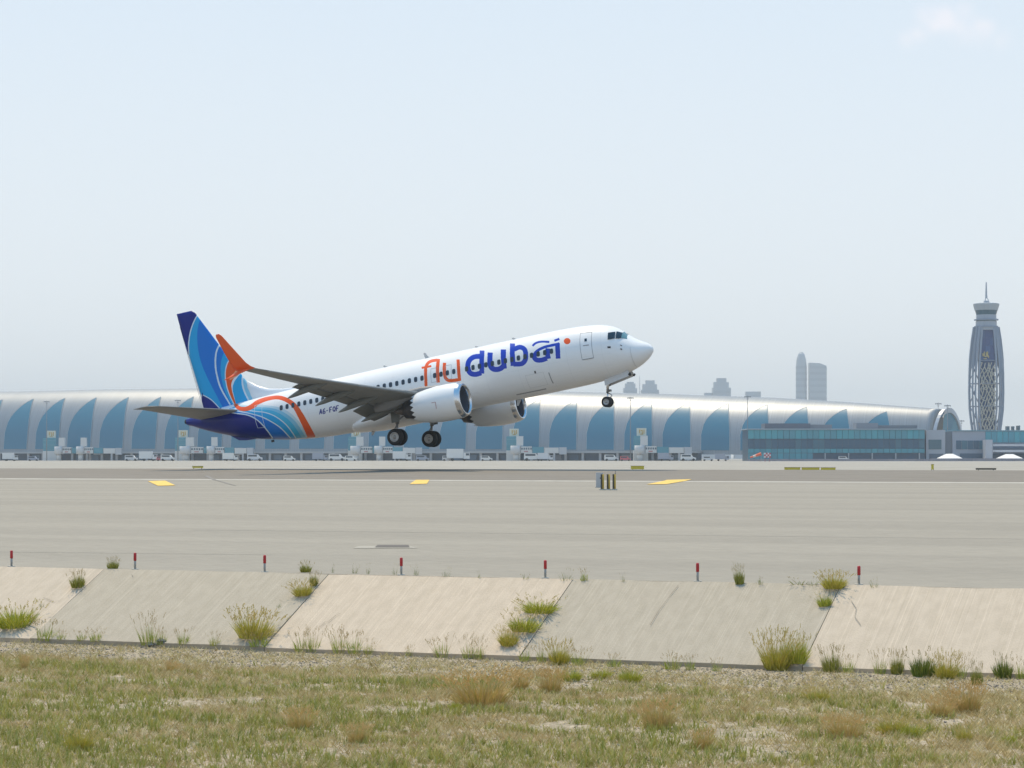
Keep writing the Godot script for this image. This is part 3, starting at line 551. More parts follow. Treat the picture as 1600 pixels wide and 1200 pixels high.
	for i in 4:
		var m := surface_mat(noise(0.009, 6, 62 + i, Color(0.92, 0.915, 0.905), Color(1, 1, 1), 1024), brushed, 0.9, bumps(0.12, 4, 66, 4.0), 0.15)
		m.albedo_color = tones[i].linear_to_srgb()
		slab_mats.append(m)
	var up := Vector3(0, 0.9, 0) - V * 0.4
	for k in range(-9, 11):
		var u0 := -18.15 + k * 3.62 + 0.005
		var u1 := u0 + 3.62 - 0.010
		var st := start()
		var tilt := [rng.randf_range(-0.012, 0.012), rng.randf_range(-0.012, 0.012), rng.randf_range(-0.008, 0.004), rng.randf_range(-0.008, 0.004)]
		var n := FastNoiseLite.new()
		n.seed = 70 + k
		n.frequency = 0.9
		var pts := []
		for r in 9:
			var line := []
			for c in 17:
				var a := r / 8.0
				var b := c / 16.0
				var u := lerpf(u0, u1, b)
				var foot: float = 26.60 + n.get_noise_2d(u, 50.0) * 0.03
				var v := lerpf(foot, 28.46, a)
				var y := lerpf(-0.87, 0.004, a) + lerpf(lerpf(tilt[0], tilt[1], b), lerpf(tilt[2], tilt[3], b), a) + n.get_noise_2d(u, a * 2.0) * 0.006
				line.append(pt(u, y, v))
			pts.append(line)
		for r in 8:
			for c in 16:
				var p := [pts[r][c], pts[r + 1][c], pts[r + 1][c + 1], pts[r][c + 1]]
				var t := []
				for q in [[r, c], [r + 1, c], [r + 1, c + 1], [r, c + 1]]:
					t.append(Vector2((u0 + q[1] / 16.0 * 3.58) / 1.6 + k * 0.37, q[0] / 8.0 * 0.55 + k * 0.31))
				quad_uv(st, p, t)
		var drop := Vector3(0, -0.07, 0) + V * 0.02
		for c in 16:
			quad_uv(st, [pts[0][c], pts[0][c + 1], pts[0][c + 1] + drop, pts[0][c] + drop], [Vector2(0, 0), Vector2(0.1, 0), Vector2(0.1, 0.02), Vector2(0, 0.02)])
		for r in 8:
			for c in [0, 16]:
				quad_uv(st, [pts[r][c], pts[r + 1][c], pts[r + 1][c] + drop, pts[r][c] + drop], [Vector2(0, 0), Vector2(0.1, 0), Vector2(0.1, 0.02), Vector2(0, 0.02)])
		build("slab", st, slab_mats[posmod(k + 1, 2) * 1 + (2 if posmod(k, 3) == 1 else 0)], slope)

	# hairline cracks in the slabs
	var crack_m := paint(Color(0.16, 0.145, 0.12), 0.95)
	for c in [[[500, 981], [508, 973], [514, 972], [525, 963], [532, 960]], [[1016, 978], [1030, 955], [1048, 931], [1060, 916]], [[206, 899], [208, 902], [210, 901]], [[1330, 940], [1338, 952], [1336, 966], [1345, 978]], [[68, 935], [84, 941], [96, 939]]]:
		var st := start()
		for i in c.size() - 1:
			var a := on_ground(c[i][0], c[i][1]) + up * 0.016
			var b := on_ground(c[i + 1][0], c[i + 1][1]) + up * 0.016
			var side := (b - a).cross(up).normalized() * (0.002 if i % 2 else 0.003)
			quad(st, a - side, a + side, b + side, b - side)
		build("crack", st, crack_m, slope)

# ---------------------------------------------------------------- small things on the airfield
func build_field() -> void:
	# red-topped marker posts along the crest of the slope
	var red := paint(Color(0.42, 0.02, 0.03), 0.5)
	var grey := paint(Color(0.33, 0.33, 0.32), 0.6, 0.3)
	var base_m := paint(Color(0.50, 0.48, 0.43), 0.9)
	var first: Node3D = null
	var group := "red-topped marker posts along the slope"
	for px in [18.0, 211.0, 413.5, 627.0, 852.0, 1090.0, 1342.0]:
		var rel: float = (px - 800.0) / FOCAL
		var depth: float = 28.56 / (cos(deg_to_rad(TURN)) + sin(deg_to_rad(TURN)) * rel)
		var where := Vector3(rel * depth, 0, -depth)
		where.y = ground_y(where)
		if first == null:
			first = thing("marker_post", "small red-topped grey marker post standing at the crest of the concrete slope", "post", where, 0.0, group)
			var st := start(true)
			tube(st, Vector3(0, 0.01, 0), Vector3(0, 0.14, 0), 0.016, 0.016, 12)
			build("pole", st, grey, first)
			st = start(true)
			turned(st, Vector3(0, 0.125, 0), Vector3.UP, [[0.0, 0.0], [0.0, 0.021], [0.10, 0.021], [0.112, 0.018], [0.116, 0.008], [0.117, 0.0]], 14)
			build("reflector", st, red, first)
			st = start()
			box(st, Vector3(0, 0.004, 0), Vector3(0.10, 0.016, 0.08))
			build("footing", st, base_m, first)
		else:
			copy(first, "marker_post", where)
	# group of yellow posts and a grey cabinet on the shoulder
	var yellow := paint(Color(0.52, 0.36, 0.05), 0.55)
	var dark := paint(Color(0.06, 0.055, 0.04), 0.6)
	var proto: Node3D = null
	for px in [941.0, 950.5, 959.5]:
		var where := on_ground(px, 765.8)
		if proto == null:
			proto = thing("guard_post", "yellow and black guard post beside the grey cabinet on the runway shoulder", "post", where, 0.0, "yellow and black guard posts by the cabinet")
			var st := start(true)
			tube(st, Vector3(0.03, 0, 0), Vector3(0.03, 0.66, 0), 0.045, 0.045, 12)
			build("pole", st, yellow, proto)
			st = start()
			box(st, Vector3(-0.03, 0.33, 0.0), Vector3(0.07, 0.66, 0.10))
			build("plate", st, dark, proto)
			st = start()
			box(st, Vector3(0, 0.02, 0), Vector3(0.26, 0.05, 0.2))
			build("footing", st, base_m, proto)
		else:
			var c := copy(proto, "guard_post", where)
			if px > 955.0:
				c.set_meta("label", "yellow and black guard post with a thin rod on top")
				c.set_meta("group", "")
				c.remove_meta("group")
				var rod := start(true)
				tube(rod, Vector3(0.05, 0.66, 0), Vector3(0.05, 0.80, 0), 0.012, 0.012, 8)
				build("rod", rod, dark, c)
	var cab := thing("electric_cabinet", "pale grey electric cabinet beside the yellow guard posts", "cabinet", on_ground(936.0, 762.0))
	var cs := start()
	box(cs, Vector3(0.02, 0.36, -0.1), Vector3(0.30, 0.62, 0.25))
	build("body", cs, paint(Color(0.42, 0.43, 0.44), 0.5), cab)
	cs = start()
	box(cs, Vector3(0.02, 0.025, -0.1), Vector3(0.36, 0.05, 0.3))
	build("plinth", cs, base_m, cab)
	cs = start()
	box(cs, Vector3(0.06, 0.42, 0.03), Vector3(0.05, 0.06, 0.02))
	build("lock", cs, dark, cab)
	# low yellow boards on the far side of the runway
	var board := paint(Color(0.50, 0.42, 0.04), 0.6)
	for b in [[985.0, 1007.0, 733.2, 5.0, "low yellow taxiway board standing alone beyond the runway", ""], [1225.0, 1251.0, 734.0, 3.6, "long low yellow taxiway board in a row of three", "row of three yellow boards"], [1252.0, 1281.0, 734.2, 3.6, "long low yellow taxiway board in a row of three", "row of three yellow boards"], [1282.0, 1306.0, 734.4, 3.6, "long low yellow taxiway board in a row of three", "row of three yellow boards"], [300.0, 318.0, 731.2, 2.6, "flat yellow taxiway board under the jet's tailplane", ""], [1454.5, 1459.5, 733.6, 8.0, "narrow dark yellow marker board near the white tents", ""], [1524.0, 1557.0, 734.0, 2.2, "long low dark board beyond the runway below the control tower", ""]]:
		var depth := 205.0
		var a := at(b[0], b[2], depth)
		var c := at(b[1], b[2], depth)
		var h: float = b[3] / FOCAL * depth
		var foot := Vector3((a.x + c.x) / 2.0, 0, -depth)
		foot.y = ground_y(foot)
		var t := thing("taxiway_board", b[4], "sign", foot, 0.0, b[5])
		var mid: float = a.y - foot.y + h / 2.0
		var st := start()
		box(st, Vector3(0, mid, 0), Vector3(c.x - a.x - 0.08, h, 0.12))
		build("panel", st, dark if b[0] > 1500.0 else board, t)
		st = start()
		box(st, Vector3(0, mid + h / 2.0 + 0.012, 0), Vector3(c.x - a.x, 0.024, 0.16))
		build("frame", st, dark, t)
		for s in [-0.35, 0.35]:
			st = start()
			box(st, Vector3((c.x - a.x) * s, (mid - h / 2.0) / 2.0, 0), Vector3(0.06, maxf(0.04, mid - h / 2.0), 0.06))
			build("leg", st, dark, t)

# ---------------------------------------------------------------- the airliner
# Own axes: x forward from the main wheels, y up, z to starboard.
const SECTIONS := [[18.08, -0.55, -0.55, 0.0], [18.05, -0.42, -0.68, 0.14], [17.98, -0.30, -0.80, 0.26], [17.7, -0.04, -1.10, 0.52], [17.3, 0.16, -1.36, 0.80], [16.85, 0.38, -1.56, 1.03], [16.6, 0.60, -1.64, 1.13], [16.2, 1.06, -1.75, 1.27], [15.7, 1.43, -1.85, 1.42], [15.0, 1.70, -1.94, 1.58], [14.2, 1.83, -2.01, 1.72], [13.2, 1.94, -2.06, 1.82], [12.0, 1.98, -2.08, 1.87], [10.0, 2.0, -2.10, 1.88], [0.0, 1.98, -2.10, 1.88], [-4.0, 1.93, -2.10, 1.88], [-6.0, 1.89, -2.06, 1.87], [-8.0, 1.84, -1.93, 1.82], [-10.0, 1.78, -1.66, 1.70], [-12.0, 1.70, -1.27, 1.50], [-14.0, 1.62, -0.74, 1.20], [-15.5, 1.55, -0.22, 0.90], [-16.7, 1.46, 0.27, 0.62], [-17.5, 1.36, 0.66, 0.38], [-17.9, 1.25, 0.88, 0.2]]
const PRINT := {"o": Color(0.76, 0.095, 0.008), "p": Color(0.80, 0.33, 0.18), "b": Color(0.004, 0.042, 0.43), "n": Color(0.06, 0.07, 0.25), "1": Color(0.001, 0.014, 0.20), "3": Color(0.002, 0.17, 0.60), "4": Color(0.008, 0.35, 0.70), "5": Color(0.05, 0.44, 0.70), "6": Color(0.21, 0.52, 0.71), "7": Color(0.50, 0.67, 0.76), "w": Color(0.62, 0.72, 0.80)}

func section(f: float) -> Vector3:
	for i in SECTIONS.size() - 1:
		var a = SECTIONS[i]
		var b = SECTIONS[i + 1]
		if f >= b[0]:
			var t := clampf((a[0] - f) / (a[0] - b[0]), 0, 1)
			return Vector3(lerpf(a[1], b[1], t), lerpf(a[2], b[2], t), lerpf(a[3], b[3], t))
	return Vector3(1.25, 0.88, 0.2)

func skin(f: float, th: float, out := 0.0) -> Vector3:
	var s := section(f)
	var r := (s.x - s.y) / 2.0
	return Vector3(f, (s.x + s.y) / 2.0 + (r + out) * cos(th), (s.z + out) * sin(th))

func fill_polygon(img: Image, p: PackedVector2Array, c: Color) -> void:
	var lo := INF
	var hi := -INF
	for q in p:
		lo = minf(lo, q.y)
		hi = maxf(hi, q.y)
	var n := p.size()
	for y in range(maxi(0, int(floor(lo))), mini(img.get_height() - 1, int(ceil(hi))) + 1):
		var yc := y + 0.5
		var xs := []
		for i in n:
			var a := p[i]
			var b := p[(i + 1) % n]
			if (a.y <= yc) != (b.y <= yc):
				xs.append(a.x + (yc - a.y) / (b.y - a.y) * (b.x - a.x))
		xs.sort()
		for i in range(0, xs.size() - 1, 2):
			var x0 := int(round(xs[i]))
			var x1 := int(round(xs[i + 1]))
			if x1 > x0:
				img.fill_rect(Rect2i(x0, y, x1 - x0, 1), c)

const LIV_W := 2048
const LIV_H := 1024
func fuselage_uv(f: float, th: float) -> Vector2:
	return Vector2((18.1 - f) / 36.1, th / TAU)

func fuselage_print() -> ImageTexture:
	var img := Image.create(LIV_W, LIV_H, true, Image.FORMAT_RGB8)
	img.fill(Color(0.80, 0.81, 0.82).linear_to_srgb())
	var size := Vector2(LIV_W, LIV_H)
	# skin joints: hoops round the body and laps along it
	var joint := Color(0.70, 0.71, 0.725).linear_to_srgb()
	for f in [15.0, 12.6, 11.2, 9.0, 6.6, 4.9, 2.2, -0.4, -2.6, -5.0, -7.2, -9.9]:
		img.fill_rect(Rect2i(int(fuselage_uv(f, 0.0).x * LIV_W), 0, 1, LIV_H), joint)
	for th in [0.55, 1.05, 1.72, 2.2, 2.62]:
		for s in [th, TAU - th]:
			img.fill_rect(Rect2i(int(fuselage_uv(15.6, 0.0).x * LIV_W), int(s / TAU * LIV_H), int(26.0 / 36.1 * LIV_W), 1), joint)
	for side in 2:
		# dark blue tail cone
		var cone := PackedVector2Array()
		var edge := []
		for e in FUSELAGE_PRINT:
			if e[0] == "3":
				for i in range(0, e[1].size() / 2, 2):
					edge.append(Vector2(e[1][i], e[1][i + 1]))
				break
		for q in [Vector2(-18.0, 0.0), Vector2(-14.9, 0.0), Vector2(-14.6, 0.9)] + edge + [Vector2(edge[-1].x + 0.3, PI), Vector2(-18.0, PI)]:
			cone.append(fuselage_uv(q.x, q.y if side == 0 else TAU - q.y) * size)
		fill_polygon(img, cone, PRINT["1"].linear_to_srgb())
		for e in FUSELAGE_PRINT:
			if side == 1 and e[0] in ["b", "n"]:
				continue
			var p := PackedVector2Array()
			for i in range(0, e[1].size(), 2):
				var th: float = e[1][i + 1]
				p.append(fuselage_uv(e[1][i], th if side == 0 else TAU - th) * size)
			if side == 1 and e[1][0] > -8.0:
				continue
			fill_polygon(img, p, PRINT[e[0]].linear_to_srgb())
	# lines that run down past what the camera sees of the belly: none are printed there
	return ImageTexture.create_from_image(img)

func fin_uv(f: float, y: float) -> Vector2:
	return Vector2((f + 18.5) / 9.0, (9.4 - y) / 9.0)

func fin_print() -> ImageTexture:
	var img := Image.create(768, 768, true, Image.FORMAT_RGB8)
	img.fill(Color(0.72, 0.76, 0.81).linear_to_srgb())
	for e in FIN_PRINT:
		var p := PackedVector2Array()
		for i in range(0, e[1].size(), 2):
			p.append(fin_uv(e[1][i], e[1][i + 1]) * 768.0)
		fill_polygon(img, p, PRINT[e[0]].linear_to_srgb())
	return ImageTexture.create_from_image(img)

# one aerofoil ring: leading edge point, chord aft, thickness as a share of the chord; n is the direction of thickness
func aerofoil(le: Vector3, chord: float, thick: float, n: Vector3, droop := 0.0) -> Array:
	var out := []
	var xs := [1.0, 0.85, 0.65, 0.45, 0.3, 0.18, 0.09, 0.03, 0.0]
	for x in xs:
		out.append([x, 1.0])
	for i in range(xs.size() - 2, -1, -1):
		out.append([xs[i], -0.75])
	var ring_pts := []
	for q in out:
		var x: float = q[0]
		var t: float = 5.0 * thick * (0.2969 * sqrt(x) - 0.126 * x - 0.3516 * x * x + 0.2843 * x * x * x - 0.1015 * x * x * x * x)
		ring_pts.append(le + Vector3(-chord * x, -droop * chord * x, 0) + n * (t * chord * q[1] + (0.004 if q[1] > 0 else -0.004)))
	return ring_pts

func wing_le(z: float) -> Vector3:
	var d := z - 1.9
	return Vector3(4.6 - 0.537 * d, -1.42 + 0.158 * d + 0.0026 * d * d, z)

func wing_lift(z: float) -> float:
	# how far the trailing edge rides above the leading edge, as a share of the chord (washout)
	return lerpf(-0.01, 0.10, smoothstep(3.0, 12.0, z))

func wing_te(z: float) -> float:
	return -1.2 if z < 5.6 else lerpf(-1.2, -4.15, (z - 5.6) / 10.7)

func panel(f0: float, f1: float, t0: float, t1: float, out: float, nf := 4, nt := 8) -> SurfaceTool:
	# a curved plate lying on the skin, standing out by OUT
	var st := start(true)
	var g := []
	for i in nf + 1:
		var line := []
		for k in nt + 1:
			var o := out
			line.append(skin(lerpf(f0, f1, float(i) / nf), lerpf(t0, t1, float(k) / nt), o))
		g.append(line)
	for i in nf:
		for k in nt:
			quad(st, g[i][k], g[i + 1][k], g[i + 1][k + 1], g[i][k + 1])
	st.set_smooth_group(-1)
	for i in nf:
		for k in [0, nt]:
			var th := lerpf(t0, t1, float(k) / nt)
			quad(st, g[i][k], g[i + 1][k], skin(lerpf(f0, f1, float(i + 1) / nf), th, -0.02), skin(lerpf(f0, f1, float(i) / nf), th, -0.02))
	for k in nt:
		for i in [0, nf]:
			var f := lerpf(f0, f1, float(i) / nf)
			quad(st, g[i][k], g[i][k + 1], skin(f, lerpf(t0, t1, float(k + 1) / nt), -0.02), skin(f, lerpf(t0, t1, float(k) / nt), -0.02))
	return st

func frame_lines(called: String, f0: float, f1: float, t0: float, t1: float, w: float, m: Material, parent: Node) -> void:
	var tw := w / 1.9
	var st := start()
	for q in [[f0 - w, f1 + w, t0 - tw, t0], [f0 - w, f1 + w, t1, t1 + tw], [f0 - w, f0, t0, t1], [f1, f1 + w, t0, t1]]:
		var sub := panel(q[0], q[1], q[2], q[3], 0.006, 3, 8)
		sub.generate_normals()
		st.append_from(sub.commit(), 0, Transform3D.IDENTITY)
	var o := MeshInstance3D.new()
	o.mesh = st.commit()
	o.material_override = m
	o.name = called
	parent.add_child(o, true)

func th_at(f: float, y: float) -> float:
	var s := section(f)
	return acos(clampf((y - (s.x + s.y) / 2.0) / ((s.x - s.y) / 2.0), -1, 1))

func wheel(parent: Node, called: String, c: Vector3, r: float, w: float, tyre_m: Material, rim_m: Material) -> void:
	var st := start(true)
	turned(st, c - Vector3(0, 0, w / 2.0), Vector3(0, 0, 1), [[0.03, r * 0.55], [0.0, r * 0.62], [0.0, r * 0.85], [w * 0.14, r * 0.96], [w * 0.3, r], [w * 0.7, r], [w * 0.86, r * 0.96], [w, r * 0.85], [w, r * 0.62], [w - 0.03, r * 0.55]], 32)
	var t := build(called, st, tyre_m, parent)
	for s in [-1.0, 1.0]:
		st = start(true)
		turned(st, c + Vector3(0, 0, s * w * 0.5), Vector3(0, 0, -s), [[0.02, r * 0.58], [0.005, r * 0.56], [0.005, r * 0.50], [0.07, r * 0.44], [0.09, r * 0.2], [0.02, r * 0.18], [0.0, 0.0]], 24)
		build("rim", st, rim_m, t)

func build_jet() -> void:
	var jet := thing("passenger_jet", "white twin-engine airliner with blue and orange tail lifting off above the runway", "airplane")
	var yaw := deg_to_rad(22.5)
	var pitch := deg_to_rad(10.0)
	var roll := deg_to_rad(-0.8)
	var b := Basis(Vector3.UP, -yaw) * Basis(Vector3(0, 0, 1), pitch) * Basis(Vector3.RIGHT, roll)
	jet.transform = Transform3D(b, Vector3(-7.1, EYE + 4.70, -160.6))
	var white := paint(Color(0.80, 0.81, 0.82), 0.32, 0.0, 0.5)
	var wing_grey := paint(Color(0.235, 0.245, 0.24), 0.45)
	var flap_grey := paint(Color(0.145, 0.155, 0.148), 0.5)
	var dark := paint(Color(0.015, 0.016, 0.018), 0.5)
	var metal := paint(Color(0.62, 0.63, 0.65), 0.22, 1.0)
	var steel := paint(Color(0.30, 0.30, 0.31), 0.4, 0.7)
	var glass := paint(Color(0.012, 0.02, 0.03), 0.08, 0.0, 0.5)
	var win_glass := paint(Color(0.02, 0.035, 0.055), 0.12)
	var line_m := paint(Color(0.30, 0.31, 0.33), 0.5)
	var orange := paint(PRINT["o"], 0.42)
	var tyre := paint(Color(0.012, 0.012, 0.013), 0.75)
	var rim := paint(Color(0.42, 0.42, 0.42), 0.4, 0.5)

	# fuselage
	var fus_m := StandardMaterial3D.new()
	fus_m.albedo_texture = fuselage_print()
	fus_m.roughness = 0.30
	fus_m.clearcoat_enabled = true
	fus_m.clearcoat = 0.15
	fus_m.metallic_specular = 0.4
	fus_m.clearcoat_roughness = 0.06
	var st := start(true)
	var fs := []
	var f := 18.08
	while f > -17.9:
		fs.append(f)
		f -= 0.03 if f > 17.95 else (0.12 if f > 14.0 else (0.4 if f > -4.0 else 0.25))
	fs.append(-17.9)
	var n := 72
	# smooth the profile by averaging over a short run of stations
	var rings := []
	for ff in fs:
		var w: float = minf(0.45, (18.08 - ff) * 0.6)
		var line := []
		for k in n + 1:
			var p := Vector3.ZERO
			for d in [-1.0, -0.5, 0.0, 0.5, 1.0]:
				p += skin(clampf(ff + d * w, -17.9, 18.08), TAU * k / n)
			p /= 5.0
			p.x = ff
			line.append(p)
		rings.append(line)
	for i in rings.size() - 1:
		for k in n:
			var q := [[i, k], [i, k + 1], [i + 1, k + 1], [i + 1, k]]
			for j in [0, 1, 2, 0, 2, 3]:
				st.set_uv(fuselage_uv(fs[q[j][0]], TAU * q[j][1] / n))
				st.add_vertex(rings[q[j][0]][q[j][1]])
	var fuselage := build("fuselage", st, fus_m, jet)
	# exhaust of the tail cone
	st = start(true)
	turned(st, Vector3(-17.75, 1.07, 0), Vector3(-1, 0.12, 0), [[0.0, 0.24], [0.28, 0.19], [0.34, 0.16], [0.30, 0.13], [0.0, 0.11], [0.0, 0.0]], 20)
	build("tail_exhaust", st, paint(Color(0.04, 0.04, 0.045), 0.4, 0.6), jet)

	# cabin windows, both sides
	for s in [1.0, -1.0]:
		var k := 0
		f = -9.3
		while f < 12.0:
			k += 1
			if not (k in [25, 30]):
				var th := th_at(f, 0.46)
				var c := skin(f, th * s, 0.0)
				var nrm := (skin(f, th * s, 1.0) - c).normalized()
				var tan_up := nrm.cross(Vector3.RIGHT * s).normalized() * -1.0
				if tan_up.y < 0:
					tan_up = -tan_up
				var outline := []
				for a in 16:
					var t := TAU * a / 16
					var e := Vector2(sign(cos(t)) * pow(absf(cos(t)), 0.6) * 0.125, sign(sin(t)) * pow(absf(sin(t)), 0.6) * 0.185)
					outline.append(c + Vector3.RIGHT * e.x + tan_up * e.y + nrm * 0.012)
				var w := start()
				for a in 16:
					var o1: Vector3 = outline[a]
					var o2: Vector3 = outline[(a + 1) % 16]
					tri(w, c + nrm * 0.012, o1, o2)
					quad(w, o1, o2, o2 - nrm * 0.05, o1 - nrm * 0.05)
				build("cabin_window", w, win_glass, fuselage)
			f += 0.485
	# doors: forward and rear entry, overwing exits, cargo
	for d in [["door", 13.62, 14.38, 1.27, -0.52], ["door", -11.55, -10.95, 1.05, -0.60], ["overwing_exit", 3.62, 4.08, 0.98, 0.02], ["overwing_exit", 2.55, 3.0, 0.98, 0.02]]:
		for s in [1.0, -1.0]:
			var t0: float = th_at((d[1] + d[2]) / 2.0, d[3]) * s
			var t1: float = th_at((d[1] + d[2]) / 2.0, d[4]) * s
			if s < 0:
				var sw: float = t0
				t0 = t1
				t1 = sw
			frame_lines(d[0] + "_seam", d[1], d[2], t0, t1, 0.03 if d[0] == "door" else 0.02, line_m if d[1] > -5.0 else paint(Color(0.62, 0.68, 0.75), 0.4), fuselage)
			if d[0] == "door" and d[1] > 0.0 and s > 0:
				var w := panel(13.92, 14.08, th_at(14.0, 0.86), th_at(14.0, 0.66), 0.01)
				build("door_window", w, win_glass, fuselage)
				w = panel(13.8, 14.2, th_at(14.0, 0.42), th_at(14.0, 0.36), 0.01)
				build("door_handle", w, line_m, fuselage)
				w = panel(13.66, 14.36, th_at(14.0, -0.50), th_at(14.0, -0.56), 0.016)
				build("door_sill", w, line_m, fuselage)
	frame_lines("cargo_door_seam", 9.4, 10.7, 1.95, 2.45, 0.015, paint(Color(0.55, 0.56, 0.57), 0.5), fuselage)
	for q in [[8.2, 10.4, 2.62, 2.68], [11.05, 11.12, 2.0, 2.45]]:
		build("panel_seam", panel(q[0], q[1], q[2], q[3], 0.006), line_m, fuselage)
	build("radome_seam", panel(16.80, 16.83, 0.25, 2.9, 0.004, 1, 24), paint(Color(0.60, 0.61, 0.62), 0.5), fuselage)
	for q in [[15.42, 15.62, 0.05, -0.07], [16.22, 16.32, -0.22, -0.30], [16.24, 16.34, 0.02, -0.03], [10.1, 10.2, -0.62, -0.78]]:
		build("probe", panel(q[0], q[1], th_at(q[0], q[2]), th_at(q[0], q[3]), 0.02, 2, 3), dark, fuselage)
	# flight deck windows
	for s in [1.0, -1.0]:
		for q in [[16.42, 15.97, 0.98, 0.46], [15.92, 15.48, 0.98, 0.50]]:
			var w := start(true)
			var g := []
			for i in 5:
				var line := []
				for k in 5:
					var ff := lerpf(q[0], q[1], i / 4.0)
					var top_y: float = q[2] if q[0] < 16.0 else lerpf(0.80, 1.00, i / 4.0)
					var low_y: float = q[3] if q[0] < 16.0 else lerpf(0.46, 0.48, i / 4.0)
					var yy := lerpf(top_y, low_y, k / 4.0)
					var sk := skin(ff, th_at(ff, minf(yy, section(ff).x - 0.02)) * s, 0.028)
					line.append(sk)
				g.append(line)
			for i in 4:
				for k in 4:
					quad(w, g[i][k], g[i + 1][k], g[i + 1][k + 1], g[i][k + 1])
			build("flight_deck_window", w, glass, fuselage)
	for s in [1.0, -1.0]:
		var w := start(true)
		var g := []
		for i in 6:
			var line := []
			for k in 7:
				var ff := lerpf(16.86, 16.30, i / 5.0)
				line.append(skin(ff, s * lerpf(0.10, lerpf(0.55, 0.86, i / 5.0), k / 6.0), 0.03))
			g.append(line)
		for i in 5:
			for k in 6:
				quad(w, g[i][k], g[i + 1][k], g[i + 1][k + 1], g[i][k + 1])
		build("windshield", w, paint(Color(0.10, 0.22, 0.25), 0.06, 0.0, 0.6), fuselage)
	# belly fairing under the wing
	st = start(true)
	var belly := []
	for q in [[5.2, 0.3, -1.80, 0.12], [4.6, 0.9, -1.75, 0.38], [3.2, 1.6, -1.62, 0.64], [0.0, 1.98, -1.5, 0.86], [-2.5, 1.9, -1.55, 0.82], [-4.2, 1.2, -1.7, 0.5], [-5.0, 0.3, -1.8, 0.2]]:
		belly.append(ring(Vector3(q[0], q[2], 0), Vector3(0, q[3], 0), Vector3(0, 0, q[1]), 32))
	loft(st, belly)
	build("belly_fairing", st, white, jet)

	# wings
	for s in [1.0, -1.0]:
		var mir := Vector3(1, 1, s)
		st = start(true)
		rings = []
		for z in [0.9, 1.9, 3.2, 4.6, 5.6, 7.0, 8.5, 10.0, 11.5, 13.0, 14.5, 15.6, 16.3]:
			var le := wing_le(z)
			var chord: float = le.x - wing_te(z)
			var r := aerofoil(le, chord, lerpf(0.135, 0.095, z / 16.3), Vector3.UP, -wing_lift(z))
			for i in r.size():
				r[i] = r[i] * mir
			rings.append(r)
		loft(st, rings)
		var wing := build("wing", st, wing_grey, jet)
		# lowered flaps behind the wing, slats in front
		for q in [[2.2, 5.3, 1.2, 0.26], [5.8, 11.6, 0.8, 0.2]]:
			st = start(true)
			rings = []
			for i in 7:
				var z := lerpf(q[0], q[1], i / 6.0)
				var le := wing_le(z)
				var chord: float = le.x - wing_te(z)
				var c: float = q[2] * (1.0 if q[0] < 5.0 else lerpf(1.1, 0.75, i / 6.0))
				var r := aerofoil(Vector3(wing_te(z) + 0.35, le.y + wing_lift(z) * (chord - 0.35) - 0.10, z), c, 0.12, Vector3.UP, q[3])
				for k in r.size():
					r[k] = r[k] * mir
				rings.append(r)
			loft(st, rings)
			build("flap", st, flap_grey, wing)
		for q in [[6.2, 9.4], [9.5, 12.6], [12.7, 15.4]]:
			st = start(true)
			rings = []
			for i in 5:
				var z := lerpf(q[0], q[1], i / 4.0)
				var le := wing_le(z)
				var chord: float = le.x - wing_te(z)
				var r := aerofoil(le + Vector3(0.16, -0.07, 0), chord * 0.15, 0.36, Vector3.UP, 0.0)
				for k in r.size():
					r[k] = r[k] * mir
				rings.append(r)
			loft(st, rings)
			build("slat", st, paint(Color(0.27, 0.28, 0.28), 0.4), wing)
		for z in [3.6, 6.4, 8.5, 11.0]:
			# fairings of the flap tracks
			st = start(true)
			var le := wing_le(z)
			var chord: float = le.x - wing_te(z)
			rings = []
			var big := 0.86
			for q in [[1.9, -0.02, 0.02], [1.5, -0.12, 0.14], [0.7, -0.25, 0.22], [-0.3, -0.42, 0.22], [-1.1, -0.66, 0.16], [-1.75, -0.88, 0.07], [-1.95, -0.95, 0.01]]:
				rings.append(ring(Vector3(wing_te(z) + 0.5 + q[0] * big, le.y + wing_lift(z) * chord * 0.9 + q[1] * big * 0.72 - 0.10, z) * mir, Vector3(0, q[2] * 1.25 * big, 0), Vector3(0, 0, q[2] * 0.85 * big), 14))
			loft(st, rings)
			build("flap_track_fairing", st, flap_grey, wing)
		# split winglet
		st = start(true)
		rings = []
		for q in [[-3.08, 1.40, 16.28, 1.30, 0.0], [-3.22, 1.52, 16.52, 1.22, 0.6], [-3.45, 1.80, 16.70, 1.05, 0.95], [-4.0, 2.7, 16.93, 0.78, 1.0], [-4.62, 3.72, 17.17, 0.44, 1.0], [-4.80, 3.88, 17.2, 0.22, 1.0]]:
			var nn := Vector3(0, 1, 0).lerp(Vector3(0, 0.22, -0.97), q[4]).normalized()
			var r := aerofoil(Vector3(q[0], q[1], q[2]), q[3], 0.085, nn)
			for k in r.size():
				r[k] = r[k] * mir
			rings.append(r)
		loft(st, rings)
		build("winglet", st, orange, wing)
		st = start(true)
		rings = []
		for q in [[-3.35, 1.36, 16.45, 0.95], [-4.0, 1.16, 16.72, 0.62], [-4.75, 0.93, 17.0, 0.30]]:
			var r := aerofoil(Vector3(q[0], q[1], q[2]), q[3], 0.10, Vector3(0, 0.78, 0.62))
			for k in r.size():
				r[k] = r[k] * mir
			rings.append(r)
		loft(st, rings)
		build("lower_winglet", st, orange, wing)
		# tailplane
		st = start(true)
		rings = []
